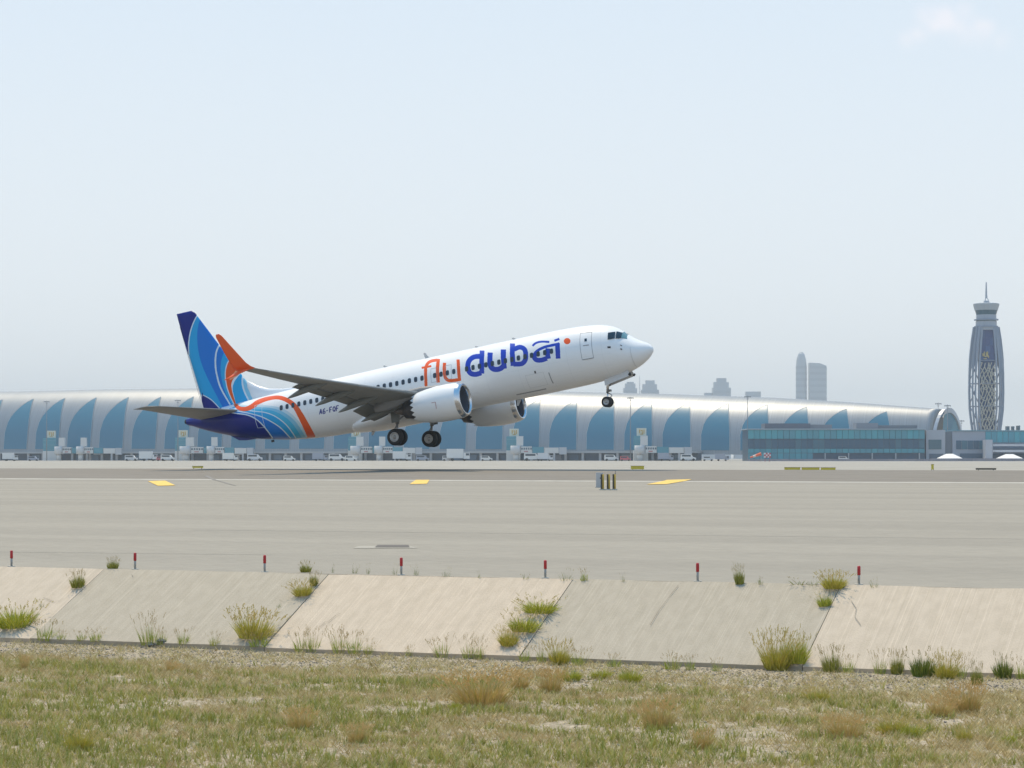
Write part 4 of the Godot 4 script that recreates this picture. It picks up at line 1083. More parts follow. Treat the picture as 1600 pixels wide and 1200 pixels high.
		for z in [0.5, 2.0, 4.5, 6.6, 7.15]:
			var t: float = (z - 0.5) / 6.65
			var r := aerofoil(Vector3(lerpf(-12.7, -16.55, t), lerpf(0.92, 1.75, t), z) - (Vector3(0.25, 0, 0) if z > 7.0 else Vector3.ZERO), lerpf(3.7, 1.15, t), 0.09, Vector3.UP)
			for k in r.size():
				r[k] = r[k] * mir
			rings.append(r)
		loft(st, rings)
		build("tailplane", st, paint(Color(0.25, 0.25, 0.24), 0.45), jet)

	# fin with its painted swirl, and the dorsal fillet
	var fin_m := StandardMaterial3D.new()
	fin_m.albedo_texture = fin_print()
	fin_m.roughness = 0.3
	fin_m.metallic_specular = 0.35
	st = start(true)
	rings = []
	for q in [[1.2, -11.2, -16.35], [1.7, -11.75, -16.42], [2.6, -12.35, -16.55], [4.0, -13.18, -16.78], [6.0, -14.36, -17.09], [8.0, -15.54, -17.40], [8.75, -15.98, -17.50], [8.98, -16.25, -17.53]]:
		var r := aerofoil(Vector3(q[1], q[0], 0), q[1] - q[2], 0.085 if q[0] < 8.9 else 0.03, Vector3(0, 0, 1))
		for i in r.size():
			if i > 8:
				r[i].z *= 1.3
		rings.append(r)
	for i in rings.size() - 1:
		var m: int = rings[i].size()
		for k in m:
			var q := [rings[i][k], rings[i][(k + 1) % m], rings[i + 1][(k + 1) % m], rings[i + 1][k]]
			for j in [0, 1, 2, 0, 2, 3]:
				st.set_uv(fin_uv(q[j].x, q[j].y))
				st.add_vertex(q[j])
	var cap: Array = rings[-1]
	for k in range(1, cap.size() - 1):
		for q in [cap[0], cap[k], cap[k + 1]]:
			st.set_uv(fin_uv(q.x, q.y))
			st.add_vertex(q)
	var fin := build("fin", st, fin_m, jet)
	st = start(true)
	rings = []
	for q in [[-7.6, 1.80, 0.02, 0.05], [-8.6, 1.80, 0.10, 0.20], [-9.8, 1.76, 0.16, 0.40], [-11.0, 1.70, 0.19, 0.78], [-11.9, 1.66, 0.19, 1.40], [-12.6, 1.62, 0.15, 2.1]]:
		rings.append(ring(Vector3(q[0], q[1] - 0.15, 0), Vector3(0, q[3] * 0.75 + 0.1, 0), Vector3(0, 0, q[2]), 16))
	loft(st, rings)
	build("dorsal_fillet", st, paint(Color(0.72, 0.76, 0.81), 0.32, 0.0, 0.4), fin)
	st = start()
	prism(st, [Vector3(-16.6, 2.4, 0.012), Vector3(-16.62, 2.4, 0.012), Vector3(-17.42, 8.0, 0.012), Vector3(-17.40, 8.0, 0.012)], Vector3(0, 0, -0.024))
	build("rudder_edge", st, line_m, fin)

	# engines
	for s in [1.0, -1.0]:
		var c := Vector3(0, -1.92, 4.83 * s)
		var engine := Node3D.new()
		engine.name = "engine"
		jet.add_child(engine, true)
		engine.position = c
		var nose := Vector3(-1, 0.015, 0)
		var o := Vector3(6.15, 0, 0)
		st = start(true)
		turned(st, o, nose, [[0.36, 1.165], [0.6, 1.20], [1.1, 1.235], [1.9, 1.225], [2.7, 1.14], [3.3, 1.04], [3.45, 1.01]], 54)
		# chevrons of the nozzle
		var ax := side_axes(nose)
		for k in 18:
			var t0 := TAU * k / 18
			var t1 := TAU * (k + 1) / 18
			var tm := (t0 + t1) / 2.0
			var p0: Vector3 = o + nose * 3.45 + (ax[0] * cos(t0) + ax[1] * sin(t0)) * 1.01
			var p1: Vector3 = o + nose * 3.45 + (ax[0] * cos(t1) + ax[1] * sin(t1)) * 1.01
			var pm: Vector3 = o + nose * 3.72 + (ax[0] * cos(tm) + ax[1] * sin(tm)) * 0.955
			tri(st, p0, p1, pm)
		build("nacelle", st, white, engine)
		st = start(true)
		turned(st, o, nose, [[0.36, 1.165], [0.16, 1.115], [0.06, 1.06], [0.0, 0.985], [0.02, 0.93], [0.12, 0.885], [0.25, 0.87]], 48)
		build("intake_lip", st, metal, engine)
		st = start(true)
		turned(st, o, nose, [[0.25, 0.87], [0.6, 0.88], [1.0, 0.90], [1.25, 0.90], [1.25, 0.0]], 40)
		build("intake_duct", st, paint(Color(0.10, 0.12, 0.16), 0.5), engine)
		for k in 18:
			var t := TAU * k / 18
			var rad: Vector3 = ax[0] * cos(t) + ax[1] * sin(t)
			var tg: Vector3 = ax[0] * -sin(t) + ax[1] * cos(t)
			st = start()
			var c0: Vector3 = o + nose * 0.98 + rad * 0.25
			var c1: Vector3 = o + nose * 0.95 + rad * 0.86
			quad(st, c0 - tg * 0.05, c0 + tg * 0.05 + nose * 0.16, c1 + tg * 0.14 + nose * 0.1, c1 - tg * 0.06)
			build("fan_blade", st, steel, engine)
		st = start(true)
		turned(st, o, nose, [[0.62, 0.0], [0.68, 0.07], [0.82, 0.17], [1.05, 0.27]], 24)
		build("spinner", st, steel, engine)
		st = start(true)
		turned(st, o, nose, [[3.1, 0.92], [3.3, 0.80], [3.9, 0.70], [4.5, 0.56], [4.5, 0.50], [4.3, 0.45]], 32)
		build("core_cowl", st, paint(Color(0.05, 0.05, 0.055), 0.4, 0.6), engine)
		st = start(true)
		turned(st, o, nose, [[4.2, 0.40], [4.6, 0.33], [5.1, 0.18], [5.35, 0.03], [5.36, 0.0]], 24)
		build("exhaust_plug", st, paint(Color(0.10, 0.09, 0.085), 0.4, 0.8), engine)
		st = start(true)
		rings = []
		for q in [[5.0, 1.15, 0.06, 0.05], [4.4, 1.20, 0.16, 0.14], [3.0, 1.18, 0.22, 0.30], [1.6, 0.98, 0.24, 0.45], [0.4, 0.78, 0.22, 0.42], [-0.6, 0.66, 0.12, 0.25]]:
			rings.append(ring(Vector3(q[0], q[1] - 0.06, 0), Vector3(0, q[3], 0), Vector3(0, 0, q[2]), 16))
		loft(st, rings)
		build("pylon", st, paint(Color(0.20, 0.205, 0.21), 0.5), engine)
		st = start()
		box(st, Vector3(4.45, -0.15, 1.232 * s), Vector3(0.025, 0.45, 0.012))
		box(st, Vector3(4.30, 0.07, 1.236 * s), Vector3(0.28, 0.025, 0.012))
		build("access_mark", st, paint(Color(0.32, 0.05, 0.06), 0.5), engine)
	# main gear
	for s in [1.0, -1.0]:
		var gear := Node3D.new()
		gear.name = "main_gear"
		jet.add_child(gear, true)
		st = start(true)
		tube(st, Vector3(0.35, -1.2, 2.95 * s), Vector3(-0.05, -2.4, 2.83 * s), 0.15, 0.14, 14)
		tube(st, Vector3(-0.05, -2.35, 2.83 * s), Vector3(-0.2, -3.31, 2.80 * s), 0.085, 0.085, 12)
		tube(st, Vector3(-0.2, -3.31, 2.38 * s), Vector3(-0.2, -3.31, 3.22 * s), 0.07, 0.07, 10)
		build("strut", st, steel, gear)
		st = start(true)
		tube(st, Vector3(-0.02, -2.4, 2.83 * s), Vector3(-0.42, -2.85, 2.82 * s), 0.045, 0.035, 8)
		tube(st, Vector3(-0.42, -2.85, 2.82 * s), Vector3(-0.22, -3.22, 2.81 * s), 0.035, 0.045, 8)
		build("torsion_link", st, steel, gear)
		st = start(true)
		tube(st, Vector3(0.05, -2.2, 2.83 * s), Vector3(0.1, -1.7, 1.5 * s), 0.06, 0.06, 8)
		build("side_brace", st, steel, gear)
		st = start()
		box(st, Vector3(0.0, -1.95, 3.12 * s), Vector3(0.6, 0.75, 0.035), Basis(Vector3.RIGHT, -0.12 * s))
		build("gear_door", st, flap_grey, gear)
		wheel(gear, "tyre", Vector3(-0.2, -3.31, 3.13 * s), 0.58, 0.40, tyre, rim)
		wheel(gear, "tyre", Vector3(-0.2, -3.31, 2.47 * s), 0.58, 0.40, tyre, rim)
	# nose gear
	var ng := Node3D.new()
	ng.name = "nose_gear"
	jet.add_child(ng, true)
	st = start(true)
	tube(st, Vector3(14.6, -1.8, 0), Vector3(14.38, -2.85, 0), 0.10, 0.09, 12)
	tube(st, Vector3(14.4, -2.8, 0), Vector3(14.28, -3.45, 0), 0.055, 0.055, 10)
	tube(st, Vector3(14.28, -3.45, -0.25), Vector3(14.28, -3.45, 0.25), 0.045, 0.045, 8)
	build("strut", st, metal, ng)
	st = start(true)
	tube(st, Vector3(14.42, -2.5, 0), Vector3(15.3, -1.85, 0), 0.05, 0.05, 8)
	tube(st, Vector3(14.42, -2.85, 0), Vector3(14.68, -3.05, 0), 0.035, 0.03, 8)
	tube(st, Vector3(14.68, -3.05, 0), Vector3(14.34, -3.36, 0), 0.03, 0.035, 8)
	build("drag_brace", st, steel, ng)
	st = start()
	box(st, Vector3(14.55, -2.72, 0.0), Vector3(0.2, 0.14, 0.30))
	build("taxi_light", st, paint(Color(0.10, 0.10, 0.10), 0.4), ng)
	for s in [1.0, -1.0]:
		wheel(ng, "tyre", Vector3(14.28, -3.45, 0.2 * s), 0.36, 0.21, tyre, rim)
		st = start()
		prism(st, [Vector3(14.45, -1.95, 0.40 * s), Vector3(16.2, -1.62, 0.40 * s), Vector3(16.32, -1.98, 0.44 * s), Vector3(16.2, -2.06, 0.44 * s), Vector3(14.45, -2.38, 0.44 * s)], Vector3(0, 0, 0.03 * s))
		build("gear_door", st, paint(Color(0.55, 0.56, 0.57), 0.4), ng)
		st = start(true)
		tube(st, Vector3(16.27, -1.92, 0.42 * s), Vector3(16.36, -2.0, 0.46 * s), 0.11, 0.09, 10)
		build("door_hinge", st, dark, ng)
	# aerials and the tail skid
	for q in [[1.7, 1.97, 0.42, 1.0], [-1.5, 1.95, 0.16, 1.0], [8.4, 1.99, 0.16, 1.0], [8.0, -2.09, 0.42, -1.0], [-3.2, -2.2, 0.34, -1.0], [5.6, 1.99, 0.12, 1.0]]:
		st = start()
		prism(st, [Vector3(q[0] + 0.17, q[1] - 0.03 * q[3], 0.016), Vector3(q[0] - 0.17, q[1] - 0.03 * q[3], 0.016), Vector3(q[0] - 0.26, q[1] + q[2] * q[3], 0.016), Vector3(q[0] - 0.12, q[1] + q[2] * q[3], 0.016)], Vector3(0, 0, -0.032))
		build("aerial", st, paint(Color(0.45, 0.46, 0.47), 0.4), jet)
	st = start()
	prism(st, [Vector3(-12.4, -1.15, 0.07), Vector3(-14.6, -0.52, 0.07), Vector3(-13.9, -1.02, 0.07), Vector3(-13.3, -1.12, 0.07)], Vector3(0, 0, -0.14))
	build("tail_skid", st, paint(PRINT["1"], 0.35), jet)
	st = start()
	box(st, Vector3(-11.2, -1.55, 0.1), Vector3(0.22, 0.16, 0.06))
	build("drain_mast", st, dark, jet)

# ---------------------------------------------------------------- the terminal
const BAY := Vector3(17.43, 0, 6.09)
const TIPS := Vector3(-265.3, 0, -1200.0)   # the tip of the first sail, on the ground plan
const LAST := 26.4

func hall_top(k: float) -> float:
	# height of the roof, read off its skyline
	var marks := [[-6.0, 612.0], [0.0, 612.0], [3.0, 608.5], [6.0, 607.0], [11.0, 606.0], [16.0, 611.5], [19.0, 615.5], [22.0, 621.5], [24.0, 629.0], [26.4, 640.0]]
	for i in marks.size() - 1:
		if k <= marks[i + 1][0]:
			var y: float = lerpf(marks[i][1], marks[i + 1][1], clampf((k - marks[i][0]) / (marks[i + 1][0] - marks[i][0]), 0, 1))
			return EYE + (HORIZON - y) / FOCAL * (1200.0 - 6.09 * k + 14.0)
	return 24.0

func hall_half(k: float) -> float:
	return lerpf(26.0, 12.5, smoothstep(21.0, LAST, k))

func hall_point(k: float, rise: float, out := 0.0) -> Vector3:
	# RISE is the angle up round the vault: 0 on the near foot, PI on the far one
	var along := BAY.normalized()
	var near := Vector3(-along.z, 0, along.x)
	var w := hall_half(k)
	var c := TIPS + BAY * k - near * (w * cos(1.06))
	return c + near * ((w + out) * cos(rise)) + Vector3(0, (hall_top(k) + out) * sin(rise), 0)

func build_terminal() -> void:
	var hall := thing("terminal_hall", "long silver vaulted airport concourse with a row of sail-shaped blue windows", "terminal")
	# ribbed metal roof
	var ribs := Image.create(64, 64, true, Image.FORMAT_RGB8)
	var r2 := RandomNumberGenerator.new()
	r2.seed = 9
	for x in 64:
		var tone := 0.29 + r2.randf_range(-0.03, 0.03)
		for y in 64:
			var t := tone * (0.80 if x % 16 == 0 else 1.0) * (0.90 if y % 32 == 0 else 1.0)
			ribs.set_pixel(x, y, Color(t * 0.92, t, t * 1.08).linear_to_srgb())
	var metal := StandardMaterial3D.new()
	metal.albedo_texture = ImageTexture.create_from_image(ribs)
	metal.roughness = 0.46
	metal.metallic = 0.35
	var st := start(true)
	var n := 40
	var ks := []
	var k := -6.0
	while k < LAST:
		ks.append(k)
		k += 0.4
	ks.append(LAST)
	for i in ks.size() - 1:
		for j in n:
			var c := []
			var t := []
			for q in [[i, j], [i, j + 1], [i + 1, j + 1], [i + 1, j]]:
				var rise := lerpf(0.11, PI - 0.11, float(q[1]) / n)
				c.append(hall_point(ks[q[0]] - (0.28 * cos(rise) if q[0] == ks.size() - 1 else 0.0), rise))
				t.append(Vector2(ks[q[0]] * 1.5, q[1] * 0.35))
			quad_uv(st, c, t)
	build("vault", st, metal, hall)
	# sails of glass
	var glass := paint(Color(0.028, 0.16, 0.25), 0.36)
	var rim_m := paint(Color(0.40, 0.44, 0.46), 0.5)
	var edge := [[0.0, 0.735], [0.33, 0.735], [0.54, 0.66], [0.65, 0.58], [0.76, 0.455], [0.86, 0.31], [0.92, 0.20], [0.97, 0.09], [1.0, 0.005]]
	for b in range(-2, 26):
		var low := 0.17
		var tip := 1.06
		st = start(true)
		var lines := []
		for i in 29:
			var f := i / 28.0
			# heights in the picture go with the sine of the angle
			var rise := asin(lerpf(sin(low), sin(tip), f))
			var left := 0.0
			for e in edge.size() - 1:
				if f <= edge[e + 1][0]:
					left = lerpf(edge[e][1], edge[e + 1][1], (f - edge[e][0]) / (edge[e + 1][0] - edge[e][0]))
					break
			var line := []
			for j in 7:
				line.append(hall_point(b + 0.2 * (1.0 - f * f) - left * (1.0 - j / 6.0), rise, 0.22))
			lines.append(line)
		for i in 28:
			for j in 6:
				quad(st, lines[i][j], lines[i][j + 1], lines[i + 1][j + 1], lines[i + 1][j])
		var sail := build("glass_sail", st, glass, hall)
		# raised rim round the sail
		var border := []
		for i in 29:
			border.append(lines[i][0])
		for i in range(28, -1, -1):
			border.append(lines[i][6])
		st = start()
		for i in border.size() - 1:
			var a: Vector3 = border[i]
			var c: Vector3 = border[i + 1]
			if a.distance_to(c) > 0.01:
				box(st, (a + c) / 2.0, Vector3(0.16, 0.16, a.distance_to(c)), Basis.looking_at((c - a).normalized(), Vector3(0.3, 0.1, 1.0).normalized()))
		build("sail_rim", st, rim_m, sail)
	# arched end wall
	st = start()
	var outer := []
	var inner := []
	for j in 25:
		var rise := lerpf(0.02, PI - 0.02, j / 24.0)
		outer.append(hall_point(LAST - 0.28 * cos(rise), rise, 0.6))
		inner.append(hall_point(LAST - 0.28 * cos(rise), rise, -1.6))
	var step := BAY.normalized() * 1.5
	for j in 24:
		quad(st, outer[j] + step, outer[j + 1] + step, inner[j + 1] + step, inner[j] + step)
		quad(st, outer[j], outer[j + 1], outer[j + 1] + step, outer[j] + step)
		quad(st, inner[j], inner[j + 1], inner[j + 1] + step, inner[j] + step)
	build("end_arch", st, paint(Color(0.40, 0.43, 0.47), 0.4, 0.3), hall)
	for j in range(0, 24, 4):
		st = start()
		var pts := [Vector3(inner[12].x, 9.0, inner[12].z)]
		for i in 5:
			pts.append(inner[j + i])
		for i in range(1, 5):
			tri(st, pts[0] + step * 0.4, pts[i] + step * 0.4, pts[i + 1] + step * 0.4)
		build("end_glass", st, paint(Color(0.05, 0.17, 0.25) if j % 8 else Color(0.07, 0.21, 0.28), 0.12), hall)
	# podium along the foot of the vault
	var along := BAY.normalized()
	var turn := -atan2(along.z, along.x)
	var pod := thing("terminal_podium", "dark service level with pale columns along the foot of the silver concourse", "building")
	var near := Vector3(-along.z, 0, along.x)
	var foot0 := TIPS - BAY * 6.0 + near * 17.0
	var foot1 := TIPS + BAY * 20.5 + near * 17.0
	var b3 := Basis(Vector3.UP, turn)
	var mid := (foot0 + foot1) / 2.0
	var length := foot0.distance_to(foot1)
	st = start()
	box(st, mid + Vector3(0, 2.2, 0), Vector3(length, 3.6, 6.0), b3)
	build("wall", st, paint(Color(0.05, 0.075, 0.11), 0.6), pod)
	st = start()
	box(st, mid + Vector3(0, 4.45, 0) + near * 0.8, Vector3(length, 0.9, 9.0), b3)
	build("canopy", st, paint(Color(0.36, 0.38, 0.40), 0.6), pod)
	var col_mesh := BoxMesh.new()
	col_mesh.size = Vector3(1.1, 3.6, 0.8)
	var bay_mesh := BoxMesh.new()
	bay_mesh.size = Vector3(4.2, 2.7, 0.5)
	for i in 58:
		var p := foot0 + along * (4.0 + i * length / 58.0) + near * 4.2
		var c := part("column", col_mesh, paint(Color(0.40, 0.41, 0.43), 0.7), pod)
		c.transform = Transform3D(b3, p + Vector3(0, 2.2, 0))
		if i % 3 != 0:
			c = part("loading_bay", bay_mesh, paint([Color(0.09, 0.14, 0.20), Color(0.16, 0.18, 0.22), Color(0.05, 0.09, 0.14)][i % 4 % 3], 0.5), pod)
			c.transform = Transform3D(b3, p + along * 3.8 - near * 1.1 + Vector3(0, 1.9, 0))
	# gate towers with their lettered boards
	var teal := paint(Color(0.06, 0.26, 0.34), 0.25)
	var pale := paint(Color(0.60, 0.60, 0.59), 0.6)
	var board_m := paint(Color(0.62, 0.60, 0.50), 0.5)
	var gold := paint(Color(0.50, 0.30, 0.05), 0.5)
	for g in [68.0, 274.0, 544.0, 791.0, 990.0]:
		var kk: float = lerpf(0.0, 26.0, 0.5)
		for it in 30:
			var q: Vector3 = TIPS + BAY * kk + near * 26.0
			kk += (g + 11.0 - (800.0 + q.x / -q.z * FOCAL)) / 56.0
		var base: Vector3 = TIPS + BAY * kk + near * 26.0
		var t := thing("gate_tower", "teal glass gate tower with white base and gold-lettered board on the concourse apron", "tower", base + Vector3(0, 0.45, 0), 0.0, "gate towers along the concourse")
		st = start()
		box(st, Vector3(0, 2.4, 0), Vector3(6.6, 4.8, 6.0))
		build("base", st, pale, t)
		st = start()
		box(st, Vector3(0, 8.1, 0), Vector3(6.4, 6.6, 5.8))
		build("glass_shaft", st, teal, t)
		for fl in 3:
			st = start()
			box(st, Vector3(0, 5.6 + fl * 2.2, 2.93), Vector3(6.3, 0.12, 0.1))
			build("transom", st, paint(Color(0.20, 0.36, 0.42), 0.5), t)
		st = start()
		box(st, Vector3(0.4, 13.2, 0), Vector3(4.4, 3.6, 1.2))
		build("board", st, board_m, t)
		st = start()
		for q in [[-0.9, 13.5, 0.5, 1.7], [0.1, 13.9, 0.9, 0.5], [0.3, 12.9, 0.5, 1.3], [1.1, 13.4, 0.45, 1.9], [0.0, 12.2, 1.6, 0.35]]:
			box(st, Vector3(0.4 + q[0], q[1], 0.63), Vector3(q[2], q[3], 0.06))
		build("lettering", st, gold, t)
	# boarding bridges
	var bridge: Node3D = null
	var spots := [[92.0, 0.0, 1.35], [126.0, 0.0, 1.0], [290.0, 0.0, 1.35], [330.0, 0.0, 1.0], [556.0, 0.0, 1.2], [592.0, 0.0, 1.0], [806.0, 0.0, 1.15], [1000.0, 0.0, 1.15]]
	for i in spots.size():
		var g: float = spots[i][0]
		var kk := 13.0
		for it in 30:
			var q: Vector3 = TIPS + BAY * kk + near * 34.0
			kk += (g - (800.0 + q.x / -q.z * FOCAL)) / 56.0
		var base: Vector3 = TIPS + BAY * kk + near * 34.0 + Vector3(0, 0.45, 0)
		if bridge == null:
			bridge = thing("boarding_bridge", "white and teal boarding bridge on legs in front of the concourse", "boarding bridge", base, 0.0, "boarding bridges on the apron")
			st = start(true)
			tube(st, Vector3(0, 0.0, 0), Vector3(0, 3.2, 0), 1.2, 1.2, 14)
			build("pillar", st, pale, bridge)
			st = start(true)
			tube(st, Vector3(0, 3.2, 0), Vector3(0, 7.0, 0), 2.2, 2.2, 18)
			build("rotunda", st, paint(Color(0.55, 0.56, 0.57), 0.6), bridge)
			var x := 2.0
			for s in [[4.6, 3.0, pale], [4.8, 2.8, teal], [6.0, 2.6, pale], [3.2, 3.3, paint(Color(0.45, 0.47, 0.50), 0.6)]]:
				st = start()
				box(st, Vector3(x + s[0] / 2.0, 5.2 - x * 0.035, 0), Vector3(s[0] - 0.25, s[1], s[1]))
				build("tunnel_section", st, s[2], bridge)
				x += s[0]
			st = start()
			for w in 5:
				box(st, Vector3(2.5 + w * 0.9, 5.6, 1.52), Vector3(0.6, 0.9, 0.06))
			build("window_strip", st, paint(Color(0.05, 0.10, 0.14), 0.3), bridge)
			st = start()
			box(st, Vector3(4.1, 4.3, 1.53), Vector3(1.6, 0.5, 0.05))
			build("lettering", st, paint(Color(0.45, 0.16, 0.16), 0.5), bridge)
			st = start()
			box(st, Vector3(15.5, 1.9, 0.9), Vector3(0.7, 3.8, 0.7))
			build("leg", st, paint(Color(0.45, 0.46, 0.48), 0.6), bridge)
			st = start()
			box(st, Vector3(15.5, 1.9, -0.9), Vector3(0.7, 3.8, 0.7))
			build("leg", st, paint(Color(0.45, 0.46, 0.48), 0.6), bridge)
			st = start()
			box(st, Vector3(1.6, 9.2, 0), Vector3(2.8, 4.4, 2.6))
			build("stair_tower", st, pale, bridge)
		else:
			bridge.scale = Vector3.ONE
			var c := copy(bridge, "boarding_bridge", base)
			c.scale = Vector3(spots[i][2], 1.0, 1.0)
	# light masts
	var mast: Node3D = null
	for m in [[73.0, 626.0, 1120.0, "thin light mast behind the jet's tailplane side, by a gate tower"], [278.0, 624.0, 1090.0, "light mast rising just behind the jet's blue tail cone"], [985.0, 620.0, 1010.0, "light mast standing in front of a sail window near the jet's nose wheel"], [1168.0, 618.0, 985.0, "light mast at the corner of the low teal glass block"], [1466.0, 629.0, 1060.0, "light mast showing above the arched end of the concourse"], [1480.5, 632.0, 1010.0, "light mast just beside the arched end of the concourse"], [1502.0, 656.0, 1100.0, "shorter light mast between the arched end and the control tower"]]:
		var base := at(m[0], HORIZON, m[2])
		base.y = 0.45
		var h: float = EYE + (HORIZON - m[1]) / FOCAL * m[2] - 0.45
		var t := thing("light_mast", m[3], "light mast", base, 0.0, "apron light masts")
		st = start(true)
		tube(st, Vector3.ZERO, Vector3(0, h, 0), 0.24, 0.12, 8)
		build("pole", st, paint(Color(0.22, 0.24, 0.27), 0.5, 0.4), t)
		st = start()
		box(st, Vector3(0, h - 0.4, 0), Vector3(2.8, 0.2, 0.25))
		box(st, Vector3(0, h - 1.5, 0), Vector3(1.2, 0.2, 0.25))
		build("crossbar", st, paint(Color(0.22, 0.24, 0.27), 0.5, 0.4), t)
		for x in [-1.2, -0.45, 0.45, 1.2]:
			st = start()
			box(st, Vector3(x, h - 0.7, 0.2), Vector3(0.45, 0.35, 0.4))
			build("lamp", st, paint(Color(0.30, 0.31, 0.33), 0.4), t)
	build_block()
	build_traffic()

func front_box(t: Node, called: String, px0: float, px1: float, py0: float, py1: float, depth: float, deep: float, m: Material) -> MeshInstance3D:
	# a block whose front face fills that stretch of the picture at that distance
	var a := at(px0, py0, depth)
	var b := at(px1, py1, depth)
	var st := start()
	box(st, Vector3((a.x + b.x) / 2.0, (a.y + b.y) / 2.0, -depth - deep / 2.0) - t.position, Vector3(b.x - a.x, a.y - b.y, deep))
	return build(called, st, m, t)

func build_block() -> void:
	var z := 958.0
	var t := thing("glass_block", "low teal glass terminal block with dark window band in front of the vaulted concourse", "building", Vector3(at(1306, 720, z).x, 0.45, -z))
	front_box(t, "body", 1169, 1445, 671.5, 721, z + 0.6, 24.0, paint(Color(0.035, 0.08, 0.13), 0.4))
	front_box(t, "roof_edge", 1167, 1447, 669.6, 671.4, z - 0.4, 26.0, paint(Color(0.30, 0.38, 0.44), 0.6))
	var teal := [paint(Color(0.045, 0.27, 0.34), 0.25), paint(Color(0.05, 0.30, 0.365), 0.25), paint(Color(0.055, 0.25, 0.32), 0.25)]
	var navy := [paint(Color(0.02, 0.085, 0.15), 0.15), paint(Color(0.025, 0.10, 0.17), 0.15), paint(Color(0.035, 0.13, 0.19), 0.15)]
	var r2 := RandomNumberGenerator.new()
	r2.seed = 77
	var x := 1169.0
	var i := 0
	while x < 1444.0:
		front_box(t, "glass_panel", x + 0.25, x + 8.95, 672.0, 685.6, z, 0.5, teal[r2.randi() % 3])
		front_box(t, "window_pane", x + 0.35, x + 8.85, 686.6, 700.6, z + 0.3, 0.3, navy[r2.randi() % 3])
		front_box(t, "glass_panel", x + 0.25, x + 8.95, 701.2, 707.6, z, 0.5, teal[r2.randi() % 3])
		if i < 11:
			front_box(t, "glass_panel", x + 0.25, x + 8.95, 708.2, 719.0, z, 0.5, teal[r2.randi() % 3])
		elif i % 4 == 1:
			front_box(t, "column", x, x + 1.6, 708.0, 719.5, z - 0.3, 0.8, paint(Color(0.42, 0.44, 0.46), 0.6))
		x += 9.2
		i += 1
	front_box(t, "plant_room", 1195, 1266, 661.6, 669.4, z + 6.0, 14.0, paint(Color(0.10, 0.115, 0.15), 0.6))
	front_box(t, "plant_room", 1266, 1300, 663.5, 669.4, z + 8.0, 10.0, paint(Color(0.18, 0.19, 0.22), 0.6))
	front_box(t, "plant_room", 1338, 1372, 661.0, 669.4, z + 8.0, 10.0, paint(Color(0.20, 0.215, 0.25), 0.6))
	front_box(t, "plant_room", 1372, 1433, 664.5, 669.4, z + 9.0, 10.0, paint(Color(0.13, 0.15, 0.18), 0.6))
	# link building under the arched end, and the annex to the right of it
	var l := thing("link_building", "pale grey link block with one window under the arched end of the concourse", "building", Vector3(at(1461, 720, z).x, 0.45, -z))
	var pale := paint(Color(0.34, 0.37, 0.42), 0.6)
	front_box(l, "wall", 1447, 1477, 671.8, 721, z + 2.0, 22.0, pale)
	front_box(l, "window", 1451, 1471, 687.0, 702.0, z + 1.8, 0.5, paint(Color(0.05, 0.12, 0.16), 0.2))
	front_box(l, "door", 1452, 1474, 709.0, 720.0, z + 1.8, 0.5, paint(Color(0.06, 0.10, 0.15), 0.4))
	front_box(l, "shaft", 1477.2, 1488, 674.5, 721, z + 4.0, 16.0, paint(Color(0.14, 0.17, 0.21), 0.6))
	var a := thing("annex", "long low annex with dark window strip and teal upper storey below the control tower", "building", Vector3(at(1545, 720, z).x, 0.45, -z))
	front_box(a, "wall", 1488.2, 1640, 674.0, 721, z + 3.0, 22.0, paint(Color(0.30, 0.335, 0.40), 0.6))
	front_box(a, "roof_edge", 1488.2, 1641, 672.2, 673.8, z + 2.6, 23.0, paint(Color(0.12, 0.26, 0.32), 0.5))
	for k in 5:
		front_box(a, "window", 1494.0 + k * 9.0, 1502.4 + k * 9.0, 688.4, 702.0, z + 2.8, 0.5, navy[(k * 2) % 3])
	for k in 11:
		front_box(a, "glass_panel", 1540.0 + k * 9.0, 1548.4 + k * 9.0, 674.4, 691.5, z + 2.7, 0.5, teal[(k * 5) % 3])
	front_box(a, "lower_storey", 1500, 1640, 708.5, 716.0, z + 2.7, 0.4, paint(Color(0.06, 0.11, 0.17), 0.5))
	front_box(a, "stair_tower", 1540, 1551, 687.0, 720.5, z - 6.0, 6.0, paint(Color(0.40, 0.42, 0.47), 0.6))
	for q in [[694.0, 697.0], [703.0, 706.5]]:
		front_box(a, "ramp", 1551.5, 1640, q[0], q[1], z - 5.0, 6.0, paint(Color(0.48, 0.50, 0.54), 0.6))
	for q in [[1573.0, 1577.5], [1582.0, 1585.0], [1590.0, 1594.0]]:
		front_box(a, "roof_unit", q[0], q[1], 665.0 + fmod(q[0], 3.0), 672.0, z + 9.0, 3.0, paint(Color(0.12, 0.15, 0.17), 0.7))
	# perimeter wall
	var w := thing("perimeter_wall", "low mauve-grey wall running along the apron below the annex", "wall", Vector3(at(1480, 720, 930.0).x, 0.45, -930.0))
	for k in 21:
		front_box(w, "wall_panel", 1168.0 + k * 22.0, 1189.6 + k * 22.0, 717.2 if k < 13 else 716.2, 722.3, 930.0, 0.6, paint(Color(0.26, 0.25, 0.285) if k % 3 else Color(0.23, 0.225, 0.265), 0.8))
	# tents
	var cloth := paint(Color(0.80, 0.79, 0.77), 0.7)
